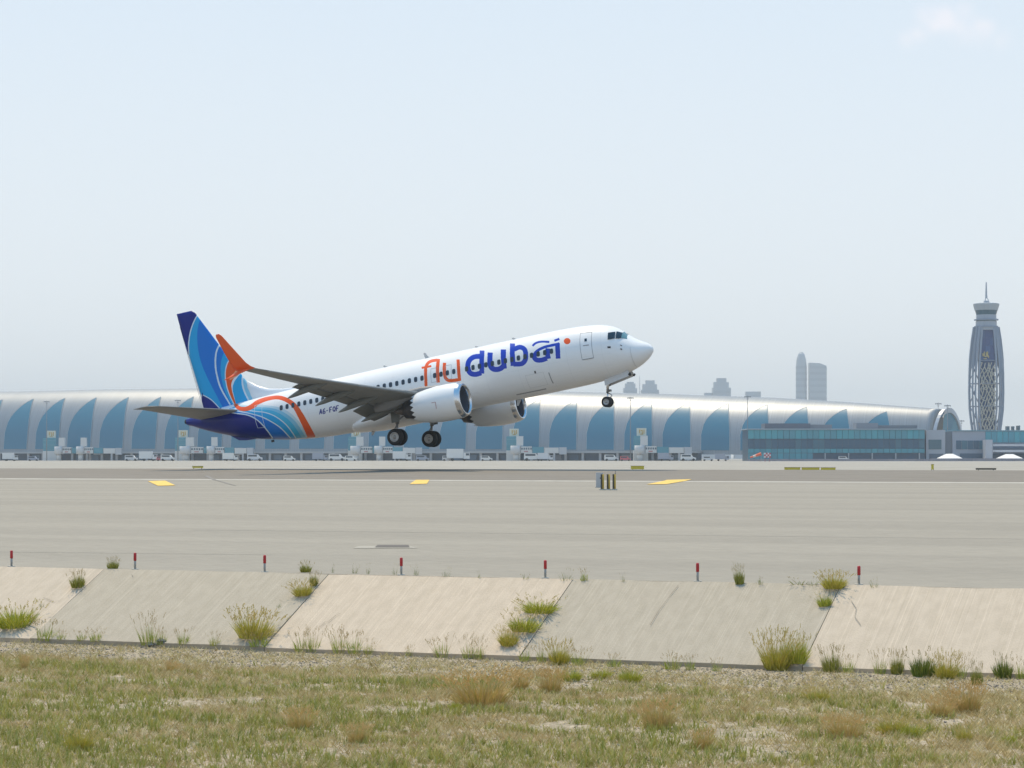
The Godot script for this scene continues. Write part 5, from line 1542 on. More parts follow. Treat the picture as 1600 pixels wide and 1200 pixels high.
	for q in [[1466.0, 1508.0, 709.0, 718.0, "large white tent with one sunlit slope beside the link block"], [1558.0, 1604.0, 709.5, 718.5, "wide white tent behind the ramps of the annex"]]:
		var depth := 940.0
		var p0 := at(q[0], q[3], depth)
		var p1 := at(q[1], q[3], depth)
		var top := at((q[0] + q[1]) / 2.0, q[2], depth)
		var tent := thing("tent", q[4], "tent", Vector3(top.x, 0.45, -depth))
		var h := top.y - 0.45
		var wide := (p1.x - p0.x) / 2.0
		var low := p0.y - 0.45
		var st := start()
		var e := [Vector3(-wide, low, 0), Vector3(wide, low, 0), Vector3(wide, low, -9), Vector3(-wide, low, -9)]
		var ridge := [Vector3(-wide * 0.25, h, -4.5), Vector3(wide * 0.25, h, -4.5)]
		quad(st, e[0], e[1], ridge[1], ridge[0])
		quad(st, e[2], e[3], ridge[0], ridge[1])
		tri(st, e[1], e[2], ridge[1])
		tri(st, e[3], e[0], ridge[0])
		build("canopy", st, cloth, tent)
		for c in 4:
			st = start()
			tube(st, Vector3(e[c].x * 0.98, 0, e[c].z), Vector3(e[c].x * 0.98, low, e[c].z), 0.12, 0.12, 6)
			build("pole", st, paint(Color(0.5, 0.5, 0.5), 0.5), tent)
		st = start()
		box(st, Vector3(0, low / 2.0, -8.6), Vector3(wide * 1.9, low, 0.1))
		build("back_wall", st, paint(Color(0.45, 0.45, 0.46), 0.8), tent)

func build_traffic() -> void:
	# apron vehicles
	var body_tones := [Color(0.68, 0.68, 0.67), Color(0.60, 0.61, 0.63), Color(0.72, 0.71, 0.68), Color(0.30, 0.33, 0.40), Color(0.55, 0.10, 0.12)]
	var spots := [[16.0, 0, 1.0], [52.0, 3, 0.9], [205.0, 1, 1.1], [232.0, 0, 1.2], [252.0, 4, 0.8], [262.0, 0, 1.2], [360.0, 2, 1.0], [398.0, 1, 1.3], [452.0, 0, 1.0], [500.0, 3, 1.0], [526.0, 0, 1.4], [548.0, 2, 1.0], [628.0, 0, 1.2], [660.0, 3, 1.1], [700.0, 1, 1.0], [716.0, 0, 1.5], [760.0, 2, 1.0], [832.0, 0, 1.5], [852.0, 1, 1.0], [955.0, 0, 1.2], [977.0, 4, 0.9], [1040.0, 3, 1.0], [1075.0, 0, 1.3], [1106.0, 1, 0.9], [1128.0, 3, 0.9], [1318.0, 0, 0.9]]
	var protos := {}
	var glass := paint(Color(0.03, 0.05, 0.07), 0.15)
	var tyre := paint(Color(0.02, 0.02, 0.02), 0.8)
	var words := ["white", "pale grey", "cream", "dark blue", "red"]
	for i in spots.size():
		var q = spots[i]
		var depth := 985.0 - i * 1.2
		var base := at(q[0], HORIZON, depth)
		base.y = 0.45
		var truck: bool = i % 3 == 0
		var key := "%d %s" % [q[1], truck]
		if not protos.has(key):
			var t := thing("box_truck" if truck else "service_van", "%s %s parked on the apron below the concourse" % [words[q[1]], "box truck" if truck else "service van"], "truck" if truck else "van", base, 0.0, "%s apron %s" % [words[q[1]], "trucks" if truck else "vans"])
			protos[key] = t
			var m := paint(body_tones[q[1]], 0.4, 0.0, 0.3)
			var st := start()
			if truck:
				box(st, Vector3(-0.9, 2.1, 0), Vector3(4.6, 2.6, 2.3))
				build("cargo_box", st, m, t)
				st = start()
				box(st, Vector3(2.35, 1.45, 0), Vector3(1.7, 1.7, 2.2))
				build("cab", st, m, t)
				st = start()
				box(st, Vector3(2.6, 1.85, 1.11), Vector3(0.9, 0.6, 0.04))
				box(st, Vector3(3.21, 1.85, 0), Vector3(0.04, 0.65, 1.9))
				build("window", st, glass, t)
			else:
				prism(st, [Vector3(-2.4, 0.45, 1.0), Vector3(2.5, 0.45, 1.0), Vector3(2.5, 1.05, 1.0), Vector3(1.6, 1.3, 1.0), Vector3(1.0, 2.15, 1.0), Vector3(-2.3, 2.2, 1.0)], Vector3(0, 0, -2.0))
				build("body", st, m, t)
				st = start()
				box(st, Vector3(-0.6, 1.7, 1.01), Vector3(2.8, 0.55, 0.04))
				build("window", st, glass, t)
			for x in [-1.6, 1.7]:
				for s in [-1.0, 1.0]:
					st = start(true)
					tube(st, Vector3(x, 0.42, s * 0.82), Vector3(x, 0.42, s * 1.06), 0.42, 0.42, 14)
					build("wheel", st, tyre, t)
			t.scale = Vector3.ONE * q[2]
		else:
			var c := copy(protos[key], protos[key].name.rstrip("_0123456789"), base)
			c.scale = Vector3.ONE * q[2]
	# windsock and the chequered hut beside it
	var d := 700.0
	var s := thing("windsock", "orange and white windsock drooping from a thin pole", "windsock", at(1189.0, HORIZON, d) * Vector3(1, 0, 1) + Vector3(0, 0.45, 0))
	var st := start(true)
	tube(st, Vector3.ZERO, Vector3(0, 2.6, 0), 0.07, 0.05, 8)
	build("pole", st, paint(Color(0.45, 0.45, 0.45), 0.5), s)
	for k in 4:
		st = start(true)
		var a := Vector3(0, 2.5, 0).lerp(Vector3(-3.3, 1.35, 0.4), k / 4.0)
		var b := Vector3(0, 2.5, 0).lerp(Vector3(-3.3, 1.35, 0.4), (k + 1) / 4.0)
		tube(st, a, b, lerpf(0.5, 0.22, k / 4.0), lerpf(0.5, 0.22, (k + 1) / 4.0), 12, false)
		build("sock_band", st, paint(Color(0.72, 0.13, 0.05) if k != 2 else Color(0.75, 0.60, 0.52), 0.7), s)
	var hut := thing("radar_hut", "small red and white chequered equipment hut on posts beside the windsock", "hut", at(1199.0, HORIZON, d) * Vector3(1, 0, 1) + Vector3(0, 0.45, 0))
	for i in 4:
		for k in 3:
			st = start()
			box(st, Vector3(-0.75 + i * 0.5, 1.55 + k * 0.5, 0), Vector3(0.498, 0.498, 1.2))
			build("panel", st, paint(Color(0.42, 0.05, 0.07) if (i + k) % 2 else Color(0.60, 0.60, 0.60), 0.6), hut)
	for x in [-0.7, 0.7]:
		st = start()
		box(st, Vector3(x, 0.65, 0), Vector3(0.12, 1.3, 0.12))
		build("leg", st, paint(Color(0.40, 0.08, 0.08), 0.6), hut)
	st = start(true)
	tube(st, Vector3(0, 2.8, 0), Vector3(0, 3.5, 0), 0.05, 0.03, 6)
	build("aerial", st, paint(Color(0.3, 0.3, 0.3), 0.5), hut)

# ---------------------------------------------------------------- the control tower
func build_tower() -> void:
	var depth := 1130.0
	var px := depth / FOCAL
	var base := at(1541.0, HORIZON, depth)
	base.y = 0.45
	var t := thing("control_tower", "tall barrel-shaped airport control tower with lattice core and mast on top", "tower", base)
	var h := func(y: float) -> float: return EYE - 0.45 + (HORIZON - y) * px
	var grey := paint(Color(0.25, 0.30, 0.38), 0.5, 0.1)
	var pale := paint(Color(0.34, 0.38, 0.44), 0.5)
	var navy := paint(Color(0.018, 0.055, 0.19), 0.15)
	var half := func(y: float) -> float:
		var m := [[511.0, 17.6], [530.0, 20.5], [560.0, 24.3], [585.0, 26.0], [612.0, 26.6], [640.0, 25.8], [660.0, 23.4], [672.0, 21.8], [725.0, 17.0]]
		for i in m.size() - 1:
			if y <= m[i + 1][0]:
				return lerpf(m[i][1], m[i + 1][1], clampf((y - m[i][0]) / (m[i + 1][0] - m[i][0]), 0, 1)) * px
		return 17.0 * px
	# inner shaft of blue glass panels between pale edges
	for k in 4:
		for s in 3:
			var y0 := 516.0 + k * 12.5
			var st := start()
			var a: float = h.call(y0)
			var b: float = h.call(y0 + 12.0)
			box(st, Vector3((s - 1) * 7.6 * px, (a + b) / 2.0, 3.2), Vector3(7.4 * px, a - b, 0.5))
			build("glass_panel", st, navy if (k + s) % 3 else paint(Color(0.03, 0.085, 0.23), 0.15), t)
	var st := start()
	box(st, Vector3(0, (h.call(515.0) + h.call(725.0)) / 2.0, 0), Vector3(23.0 * px, h.call(515.0) - h.call(725.0), 5.4))
	build("core", st, paint(Color(0.03, 0.075, 0.20), 0.3), t)
	# curved outer ribs
	for q in [[-1.0, 1.0, 0.0], [1.0, 1.0, 0.0], [-0.72, 0.55, 3.6], [0.72, 0.55, 3.6], [-0.72, 0.55, -3.6], [0.72, 0.55, -3.6], [-0.52, 0.45, 3.9], [0.52, 0.45, 3.9], [-0.86, 0.5, 2.4], [0.86, 0.5, 2.4]]:
		st = start()
		var prev = null
		for i in 41:
			var y := lerpf(511.0, 725.0, i / 40.0)
			var c := Vector3(half.call(y) * q[0], h.call(y), q[2])
			var wide: float = lerpf(5.6, 2.2, smoothstep(530.0, 600.0, y)) * px * q[1] + 0.25
			var cur := [c + Vector3(-wide / 2.0, 0, 0.7), c + Vector3(wide / 2.0, 0, 0.7), c + Vector3(wide / 2.0, 0, -0.7), c + Vector3(-wide / 2.0, 0, -0.7)]
			if prev != null:
				for k in 4:
					quad(st, prev[k], prev[(k + 1) % 4], cur[(k + 1) % 4], cur[k])
			prev = cur
		build("rib", st, grey, t)
	# upper side panels that close the ribs under the cab
	for s in [-1.0, 1.0]:
		st = start()
		var pts := []
		for i in 9:
			var y := lerpf(511.0, 575.0, i / 8.0)
			pts.append(Vector3(half.call(y) * s, h.call(y), 2.2))
		for i in range(8, -1, -1):
			var y := lerpf(511.0, 575.0, i / 8.0)
			pts.append(Vector3(lerpf(11.5, 20.0, pow(i / 8.0, 2.0)) * px * s, h.call(y), 2.2))
		for i in 8:
			quad(st, pts[i], pts[i + 1], pts[16 - i], pts[17 - i])
			quad(st, pts[i] - Vector3(0, 0, 4.4), pts[i + 1] - Vector3(0, 0, 4.4), pts[16 - i] - Vector3(0, 0, 4.4), pts[17 - i] - Vector3(0, 0, 4.4))
		build("side_panel", st, pale, t)
	# rings
	for y in [563.5, 599.5, 635.0]:
		st = start(true)
		var prev = null
		for i in 33:
			var a := TAU * i / 32
			var p := Vector3(half.call(y) * cos(a), h.call(y), 4.6 * sin(a))
			if prev != null:
				tube(st, prev, p, 0.22, 0.22, 5, false)
			prev = p
		build("ring_beam", st, grey, t)
	# struts between the ribs
	for q in [[566.0, 597.0], [601.0, 633.0], [637.0, 668.0]]:
		for s in [-1.0, 1.0]:
			st = start(true)
			tube(st, Vector3(half.call(q[0]) * s * 0.98, h.call(q[0]), 1.0), Vector3(half.call(q[1]) * s * 0.5, h.call(q[1]), 3.6), 0.26, 0.26, 6)
			tube(st, Vector3(half.call(q[1]) * s * 0.98, h.call(q[1] - 4.0), 1.0), Vector3(half.call(q[0]) * s * 0.74, h.call(q[0] + 8.0), 3.4), 0.22, 0.22, 6)
			build("strut", st, grey, t)
	# gold lattice in front of the core: an uneven net of struts
	var r2 := RandomNumberGenerator.new()
	r2.seed = 41
	var nodes := []
	for row in 19:
		var line := []
		for c in 6:
			var y := 568.0 + row * 5.9
			line.append(Vector3((c - 2.75 + (0.5 if row % 2 else 0.0) + r2.randf_range(-0.28, 0.28)) * 4.9 * px, h.call(y + r2.randf_range(-1.4, 1.4)), 4.3))
		nodes.append(line)
	st = start()
	for row in 18:
		for c in 6:
			if r2.randf() < 0.93:
				tube(st, nodes[row][c], nodes[row + 1][c], 0.24, 0.24, 5, false)
			var o := c + (1 if row % 2 else -1)
			if o >= 0 and o < 6 and r2.randf() < 0.9:
				tube(st, nodes[row][c], nodes[row + 1][o], 0.24, 0.24, 5, false)
			if c < 5 and r2.randf() < 0.25:
				tube(st, nodes[row][c], nodes[row][c + 1], 0.2, 0.2, 5, false)
	build("lattice", st, paint(Color(0.44, 0.42, 0.36), 0.45, 0.2), t)
	# gold emblem
	st = start()
	for q in [[-4.5, 553.0, 1.3, 4.5], [-2.6, 551.5, 1.2, 7.0], [-0.4, 555.5, 3.0, 1.3], [0.6, 551.5, 1.2, 6.0], [2.6, 552.0, 1.4, 8.0], [-1.2, 559.0, 4.6, 1.1], [1.2, 549.6, 2.8, 1.0], [4.2, 556.0, 1.0, 4.0]]:
		box(st, Vector3((q[0] - 3.0) * px, h.call(q[1] + 2.0), 3.7), Vector3(q[2] * px, q[3] * px, 0.4))
	build("emblem", st, paint(Color(0.55, 0.45, 0.18), 0.4, 0.3), t)
	# neck, galleries and cab
	for q in [["neck", [[h.call(516.0), 16.6 * px], [h.call(502.0), 16.2 * px]], pale], ["gallery", [[h.call(511.5), 18.6 * px], [h.call(509.5), 18.6 * px]], grey], ["gallery_band", [[h.call(502.0), 15.4 * px], [h.call(498.5), 15.2 * px]], paint(Color(0.12, 0.20, 0.26), 0.4)], ["gallery", [[h.call(500.6), 18.9 * px], [h.call(498.8), 18.9 * px]], grey], ["cab_base", [[h.call(498.5), 15.6 * px], [h.call(492.0), 15.6 * px]], pale], ["cab_glass", [[h.call(492.0), 15.4 * px], [h.call(485.0), 17.4 * px]], paint(Color(0.035, 0.10, 0.14), 0.15)], ["cab_roof", [[h.call(485.0), 17.9 * px], [h.call(476.5), 20.2 * px], [h.call(474.8), 20.2 * px], [h.call(473.8), 16.0 * px]], paint(Color(0.36, 0.40, 0.44), 0.5)]]:
		st = start(true)
		var prof := [[q[1][0][0], 0.0]]
		prof.append_array(q[1])
		prof.append([q[1][-1][0], 0.0])
		st.set_smooth_group(-1)
		turned(st, Vector3.ZERO, Vector3.UP, prof, 20)
		build(q[0], st, q[2], t)
	st = start()
	tube(st, Vector3(0, h.call(466.0), 0), Vector3(0, h.call(441.0), 0), 0.55, 0.28, 8)
	for a in 3:
		tube(st, Vector3(cos(a * 2.1 + 0.3) * 1.6, h.call(474.0), sin(a * 2.1 + 0.3) * 1.6), Vector3(0, h.call(462.0), 0), 0.16, 0.16, 6)
	tube(st, Vector3(0, h.call(474.0), 0), Vector3(0, h.call(470.0), 0), 1.4, 1.2, 8)
	build("mast", st, pale, t)

# ---------------------------------------------------------------- the city beyond
func build_city() -> void:
	var stone := paint(Color(0.40, 0.435, 0.465), 0.5)  # pale bluish glass facade tone, part of the distance haze put into the colour
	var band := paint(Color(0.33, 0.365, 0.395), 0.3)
	var list := [
		["round_tower", 1243.5, 1260.5, 550.0, "tallest slender round-topped skyscraper on the hazy skyline", 1],
		["slab_tower", 1264.0, 1290.5, 567.0, "broad flat-topped skyscraper next to the round-topped one", 2],
		["stepped_tower", 1113.0, 1141.0, 591.0, "hazy stepped office block alone above the concourse roof", 3],
		["low_block", 1147.0, 1189.0, 612.0, "long low hazy block beside the stepped office tower", 0],
		["low_block", 1091.0, 1113.0, 614.0, "small low hazy wing left of the stepped office tower's shoulder", 0],
		["twin_block", 974.0, 995.0, 597.0, "narrower hazy block behind the jet's nose wheel with rounded crown", 4],
		["twin_block", 1002.0, 1029.0, 594.5, "wider hazy block with stepped crown behind the jet's nose wheel", 3],
		["needle_mast", 998.2, 1001.0, 587.0, "thin hazy mast between the two blocks behind the nose wheel", 5]]
	for q in list:
		var depth := 4500.0
		var a := at(q[1], q[3], depth)
		var b := at(q[2], q[3], depth)
		var w := b.x - a.x
		var top := a.y - 0.45
		var t := thing(q[0], q[4], "skyscraper" if q[5] in [1, 2] else "building", Vector3((a.x + b.x) / 2.0, 0.45, -depth))
		var st := start()
		match q[5]:
			1:
				turned(st, Vector3.ZERO, Vector3.UP, [[0.0, w / 2], [top * 0.86, w / 2], [top * 0.93, w * 0.44], [top * 0.98, w * 0.30], [top, w * 0.12], [top, 0.0]], 20)
			2:
				prism(st, [Vector3(-w / 2, 0, 12), Vector3(w / 2, 0, 12), Vector3(w / 2, top * 0.965, 12), Vector3(w * 0.1, top * 0.995, 12), Vector3(-w / 2, top, 12)], Vector3(0, 0, -24))
			3:
				box(st, Vector3(0, top * 0.44, 0), Vector3(w, top * 0.88, 30))
				box(st, Vector3(-w * 0.02, top * 0.91, 0), Vector3(w * 0.82, top * 0.08, 26))
				box(st, Vector3(0, top * 0.972, 0), Vector3(w * 0.52, top * 0.056, 20))
			4:
				box(st, Vector3(0, top * 0.46, 0), Vector3(w, top * 0.92, 26))
				box(st, Vector3(0, top * 0.95, 0), Vector3(w * 0.75, top * 0.06, 22))
				box(st, Vector3(0, top * 0.985, 0), Vector3(w * 0.5, top * 0.03, 18))
			5:
				tube(st, Vector3.ZERO, Vector3(0, top, 0), w * 0.4, w * 0.12, 8)
			_:
				box(st, Vector3(0, top * 0.45, 0), Vector3(w, top * 0.9, 26))
				box(st, Vector3(w * 0.2, top * 0.95, 0), Vector3(w * 0.55, top * 0.1, 20))
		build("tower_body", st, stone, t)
		if q[5] in [1, 2, 3, 4]:
			var floors := int(top / 12.0)
			for k in floors:
				var y := 8.0 + k * 12.0
				if y < top * (0.86 if q[5] == 1 else (0.95 if q[5] == 2 else 0.86)):
					st = start()
					if q[5] == 1:
						tube(st, Vector3(0, y, 0), Vector3(0, y + 5.0, 0), w / 2 + 0.3, w / 2 + 0.3, 20, false)
					else:
						var deep := 24.0 if q[5] == 2 else (30.0 if q[5] == 3 else 26.0)
						box(st, Vector3(0, y + 2.5, deep / 2.0), Vector3(w * 0.94, 5.0, 0.8))
					build("window_band", st, band, t)

# ---------------------------------------------------------------- plants and stones
func blade(st: SurfaceTool, foot: Vector3, dir: Vector3, length: float, width: float, bend: float, c: Color) -> void:
	var side := dir.cross(Vector3(rng.randf_range(-1, 1), 0.2, rng.randf_range(-1, 1))).normalized() * width
	var out := Vector3(dir.x, 0, dir.z)
	var p1 := foot + dir * length * 0.5 + out * bend * 0.15
	var p2 := foot + dir * length + out * bend * 0.6 - Vector3(0, bend * 0.35, 0)
	st.set_color(c)
	quad(st, foot - side, foot + side, p1 + side * 0.8, p1 - side * 0.8)
	tri(st, p1 - side * 0.8, p1 + side * 0.8, p2)

func seed_head(st: SurfaceTool, p: Vector3, dir: Vector3, size: float, c: Color) -> void:
	st.set_color(c)
	var a := side_axes(dir)
	for k in 2:
		var s: Vector3 = a[k] * size * 0.28
		tri(st, p - s, p + dir * size * 0.5 + s * 0.2, p + dir * size)
		tri(st, p + s, p - dir * size * 0.2, p + dir * size)

func tuft_mesh(kind: String, sd: int) -> ArrayMesh:
	rng.seed = sd
	var st := start()
	# [blades, spread, lean, stalks with seeds, colours]
	var looks := {
		"olive": [380, 0.34, 0.5, 40, [Color(0.28, 0.30, 0.05), Color(0.40, 0.37, 0.08), Color(0.20, 0.22, 0.04)], Color(0.46, 0.37, 0.19)],
		"lime": [420, 0.34, 0.85, 34, [Color(0.42, 0.44, 0.05), Color(0.52, 0.49, 0.08), Color(0.30, 0.33, 0.04)], Color(0.56, 0.46, 0.19)],
		"gold": [420, 0.32, 0.8, 90, [Color(0.56, 0.48, 0.10), Color(0.50, 0.46, 0.08), Color(0.37, 0.35, 0.06)], Color(0.58, 0.46, 0.18)],
		"straw": [320, 0.32, 0.6, 150, [Color(0.56, 0.45, 0.19), Color(0.58, 0.42, 0.17), Color(0.42, 0.35, 0.11)], Color(0.64, 0.46, 0.22)],
		"green": [420, 0.28, 0.45, 14, [Color(0.17, 0.22, 0.035), Color(0.26, 0.28, 0.05), Color(0.12, 0.16, 0.03)], Color(0.40, 0.33, 0.17)],
		"thin": [64, 0.26, 0.5, 22, [Color(0.36, 0.42, 0.05), Color(0.46, 0.46, 0.10), Color(0.25, 0.33, 0.04)], Color(0.52, 0.40, 0.22)],
		"weed": [18, 0.22, 0.5, 4, [Color(0.22, 0.27, 0.09), Color(0.28, 0.28, 0.12)], Color(0.42, 0.36, 0.2)]}
	var l = looks[kind]
	for i in l[0]:
		var a := rng.randf() * TAU
		var r: float = sqrt(rng.randf()) * l[1]
		var foot := Vector3(cos(a) * r, -0.03, sin(a) * r)
		var lean: float = l[2] * rng.randf_range(0.2, 1.0) * (0.35 + r / l[1] * 0.65)
		var b := a + rng.randf_range(-0.7, 0.7)
		var dir := Vector3(cos(b) * lean, 1.0, sin(b) * lean).normalized()
		blade(st, foot, dir, rng.randf_range(0.45, 0.92) * (1.0 - 0.35 * r / l[1]), rng.randf_range(0.006, 0.013), rng.randf_range(0.0, 0.3), l[4][rng.randi() % l[4].size()])
	for i in l[3]:
		var a := rng.randf() * TAU
		var r: float = sqrt(rng.randf()) * l[1] * 0.9
		var foot := Vector3(cos(a) * r, -0.03, sin(a) * r)
		var lean: float = l[2] * rng.randf_range(0.1, 1.1)
		var dir := Vector3(cos(a + rng.randf_range(-0.5, 0.5)) * lean, 1.0, sin(a + rng.randf_range(-0.5, 0.5)) * lean).normalized()
		var len := rng.randf_range(0.65, 1.02)
		blade(st, foot, dir, len, 0.004, 0.05, l[5] * 0.85)
		for k in 3:
			seed_head(st, foot + dir * len * (0.86 + k * 0.06) + Vector3(rng.randf_range(-0.02, 0.02), 0, rng.randf_range(-0.02, 0.02)), (dir + Vector3(rng.randf_range(-0.5, 0.5), 0, rng.randf_range(-0.5, 0.5))).normalized(), 0.06, l[5])
	return mesh_of(st)

func plant_mat(through: Color) -> StandardMaterial3D:
	var m := StandardMaterial3D.new()
	m.vertex_color_use_as_albedo = true
	m.roughness = 0.75
	m.cull_mode = BaseMaterial3D.CULL_DISABLED
	m.backlight_enabled = true
	m.backlight = through
	return m

func scatter(called: String, shape: Mesh, m: Material, spots: Array, label: String, category: String) -> void:
	var mm := MultiMesh.new()
	mm.transform_format = MultiMesh.TRANSFORM_3D
	mm.use_colors = true
	mm.mesh = shape
	mm.instance_count = spots.size()
	for i in spots.size():
		mm.set_instance_transform(i, spots[i][0])
		mm.set_instance_color(i, spots[i][1])
	var o := MultiMeshInstance3D.new()
	o.name = numbered(called)
	o.multimesh = mm
	o.material_override = m
	add_child(o)
	tag(o, label, category)
	o.set_meta("kind", "stuff")

func build_plants() -> void:
	var leaf := plant_mat(Color(0.5, 0.5, 0.3))
	var meshes := {}
	for kind in ["olive", "lime", "gold", "straw", "green", "thin", "weed"]:
		meshes[kind] = [tuft_mesh(kind, 100 + kind.length()), tuft_mesh(kind, 300 + kind.length()), tuft_mesh(kind, 500 + kind.length())]
	# [pixel x, pixel y of the foot, height and width in pixels, kind, place]
	var tufts := [
		[176, 889, 22, 26, "olive", "crest"], [122, 917, 30, 30, "olive", "joint"], [24, 978, 44, 58, "lime", "joint"], [66, 948, 14, 14, "weed", "joint"],
		[477, 894, 20, 26, "olive", "crest"], [490, 914, 26, 20, "olive", "joint"], [473, 930, 28, 30, "gold", "joint"], [435, 950, 16, 14, "weed", "joint"],
		[396, 998, 56, 66, "gold", "joint"], [843, 957, 32, 50, "lime", "joint"], [819, 987, 40, 56, "lime", "joint"], [794, 1007, 32, 40, "gold", "joint"],
		[1156, 912, 36, 16, "olive", "crest"], [1188, 913, 16, 26, "weed", "crest"], [1303, 919, 32, 48, "gold", "crest"], [1289, 947, 28, 20, "lime", "joint"],
		[1214, 1044, 66, 56, "gold", "foot"], [1243, 1036, 64, 52, "lime", "foot"],
		[70, 1000, 40, 40, "thin", "foot"], [96, 1000, 18, 20, "thin", "foot"], [150, 1002, 24, 30, "thin", "foot"], [128, 1001, 20, 20, "thin", "foot"], [232, 1006, 54, 40, "thin", "foot"], [252, 1006, 30, 30, "thin", "foot"], [286, 1006, 30, 30, "thin", "foot"], [335, 1008, 24, 30, "thin", "foot"], [405, 1010, 26, 44, "thin", "foot"],
		[470, 1017, 38, 40, "thin", "foot"], [488, 1017, 42, 34, "thin", "foot"], [530, 1019, 44, 40, "thin", "foot"], [552, 1020, 42, 46, "thin", "foot"], [575, 1021, 26, 30, "thin", "foot"], [640, 1024, 18, 24, "thin", "foot"], [690, 1027, 40, 36, "thin", "foot"], [733, 1029, 42, 34, "thin", "foot"], [750, 1030, 38, 30, "thin", "foot"], [820, 1034, 34, 32, "thin", "foot"], [846, 1035, 36, 30, "thin", "foot"], [874, 1038, 46, 44, "gold", "foot"], [905, 1040, 34, 34, "thin", "foot"], [960, 1042, 24, 30, "thin", "foot"], [1050, 1046, 30, 40, "thin", "foot"], [1078, 1047, 30, 30, "thin", "foot"], [1120, 1049, 24, 30, "thin", "foot"],
		[1300, 1050, 48, 34, "olive", "foot"], [1325, 1051, 36, 30, "thin", "foot"], [1375, 1053, 44, 30, "thin", "foot"], [1402, 1053, 44, 28, "olive", "foot"], [1443, 1057, 50, 46, "green", "foot"], [1478, 1060, 48, 40, "gold", "foot"], [1500, 1060, 44, 36, "thin", "foot"], [1526, 1070, 44, 24, "olive", "foot"], [1568, 1059, 44, 42, "green", "foot"], [1596, 1061, 40, 30, "thin", "foot"],
		[752, 1102, 66, 84, "straw", "meadow"], [712, 1109, 20, 22, "lime", "meadow"], [36, 1047, 26, 12, "straw", "meadow"], [268, 1050, 20, 20, "straw", "meadow"], [1028, 1138, 52, 46, "straw", "meadow"], [1320, 1153, 42, 52, "straw", "meadow"], [1395, 1147, 40, 52, "gold", "meadow"], [1425, 1150, 30, 40, "lime", "meadow"], [1508, 1113, 54, 50, "straw", "meadow"], [1470, 1118, 34, 50, "straw", "meadow"], [1507, 1160, 34, 28, "gold", "meadow"], [1575, 1162, 24, 24, "lime", "meadow"], [125, 1172, 48, 40, "gold", "meadow"], [860, 1082, 44, 50, "straw", "meadow"], [812, 1078, 34, 40, "straw", "meadow"], [890, 1064, 30, 34, "lime", "meadow"], [985, 1066, 34, 40, "lime", "meadow"], [940, 1060, 24, 30, "lime", "meadow"], [560, 1160, 36, 40, "straw", "meadow"], [470, 1140, 40, 50, "straw", "meadow"], [1100, 1170, 36, 36, "straw", "meadow"], [1278, 1096, 30, 34, "gold", "meadow"],
		[520, 895, 18, 14, "weed", "crest"], [555, 896, 18, 16, "weed", "crest"], [575, 897, 20, 14, "weed", "crest"], [617, 898, 22, 16, "weed", "crest"], [650, 899, 20, 14, "weed", "crest"], [697, 901, 18, 20, "weed", "crest"], [748, 903, 14, 12, "weed", "crest"], [820, 905, 12, 20, "weed", "crest"], [884, 907, 22, 30, "weed", "crest"], [913, 907, 22, 16, "thin", "crest"], [973, 909, 18, 10, "weed", "crest"], [1250, 914, 14, 50, "weed", "crest"], [1270, 915, 16, 26, "weed", "crest"], [1365, 918, 18, 24, "weed", "crest"]]
	var tones := {"olive": "olive green", "lime": "bright yellow-green", "gold": "golden green", "straw": "straw-coloured", "green": "dense dark green", "thin": "sparse light green", "weed": "wispy"}
	var places := {"crest": "at the pavement edge above the concrete slope", "joint": "growing from a joint between the sloping slabs", "foot": "along the foot of the concrete slope", "meadow": "in the dry meadow below the slope"}
	var own := {24: "wide yellow-green tuft with reddish seed heads low in a slab joint", 122: "small olive tuft alone halfway down a slab joint", 843: "yellow-green tuft, uppermost of three in one slab joint", 819: "yellow-green tuft, middle one of three in one slab joint", 794: "golden tuft, lowest of three in one slab joint", 1289: "small bright green tuft in the joint just below a golden one", 396: "large golden tuft at the lower end of a slab joint", 473: "rounded golden tuft below two olive ones in a slab joint", 1303: "bushy golden tuft at the crest beside a red-topped post", 1214: "tall golden half of the biggest clump at the slope's foot", 1243: "greener half of the biggest clump at the slope's foot", 1156: "narrow upright olive tuft on the pavement edge", 176: "small olive tuft on the pavement edge between two posts", 752: "largest straw-coloured clump in the dry meadow", 1443: "dense dark green tuft beside a golden clump at the slope's foot", 1568: "dense dark green tuft standing apart at the slope's foot", 874: "golden clump with tall seed heads at the slope's foot below the joint tufts"}
	var i := 0
	for q in tufts:
		i += 1
		rng.seed = 900 + i
		var p := on_ground(q[0], q[1])
		var depth := -p.z
		var o := part("grass_tuft", meshes[q[4]][i % 3], leaf)
		var h: float = q[2] / FOCAL * depth
		var w: float = q[3] / FOCAL * depth / 0.95
		o.transform = Transform3D(Basis(Vector3(rng.randf_range(-1, 1), 0, rng.randf_range(-1, 1)).normalized(), rng.randf_range(0.0, 0.2)) * Basis(Vector3.UP, rng.randf() * TAU).scaled(Vector3(w * rng.randf_range(0.8, 1.25), h, w * rng.randf_range(0.8, 1.25))), p)
		if own.has(int(q[0])):
			tag(o, own[int(q[0])], "grass tuft")
			continue
		tag(o, "%s grass tuft %s" % [tones[q[4]], places[q[5]]], "grass tuft", "%s tufts %s" % [tones[q[4]], q[5]])

	# short dry and green grass of the meadow
	rng.seed = 4242
	var dry := start()
	for k in 8:
		var a := rng.randf() * TAU
		blade(dry, Vector3(rng.randf_range(-0.06, 0.06), -0.01, rng.randf_range(-0.06, 0.06)), Vector3(cos(a) * 0.6, rng.randf_range(0.25, 1.0), sin(a) * 0.6).normalized(), rng.randf_range(0.05, 0.13), 0.0045, 0.01, Color(1, 1, 1).lerp(Color(0.75, 0.7, 0.6), rng.randf()))
	var dry_mesh := mesh_of(dry)
	var grn := start()
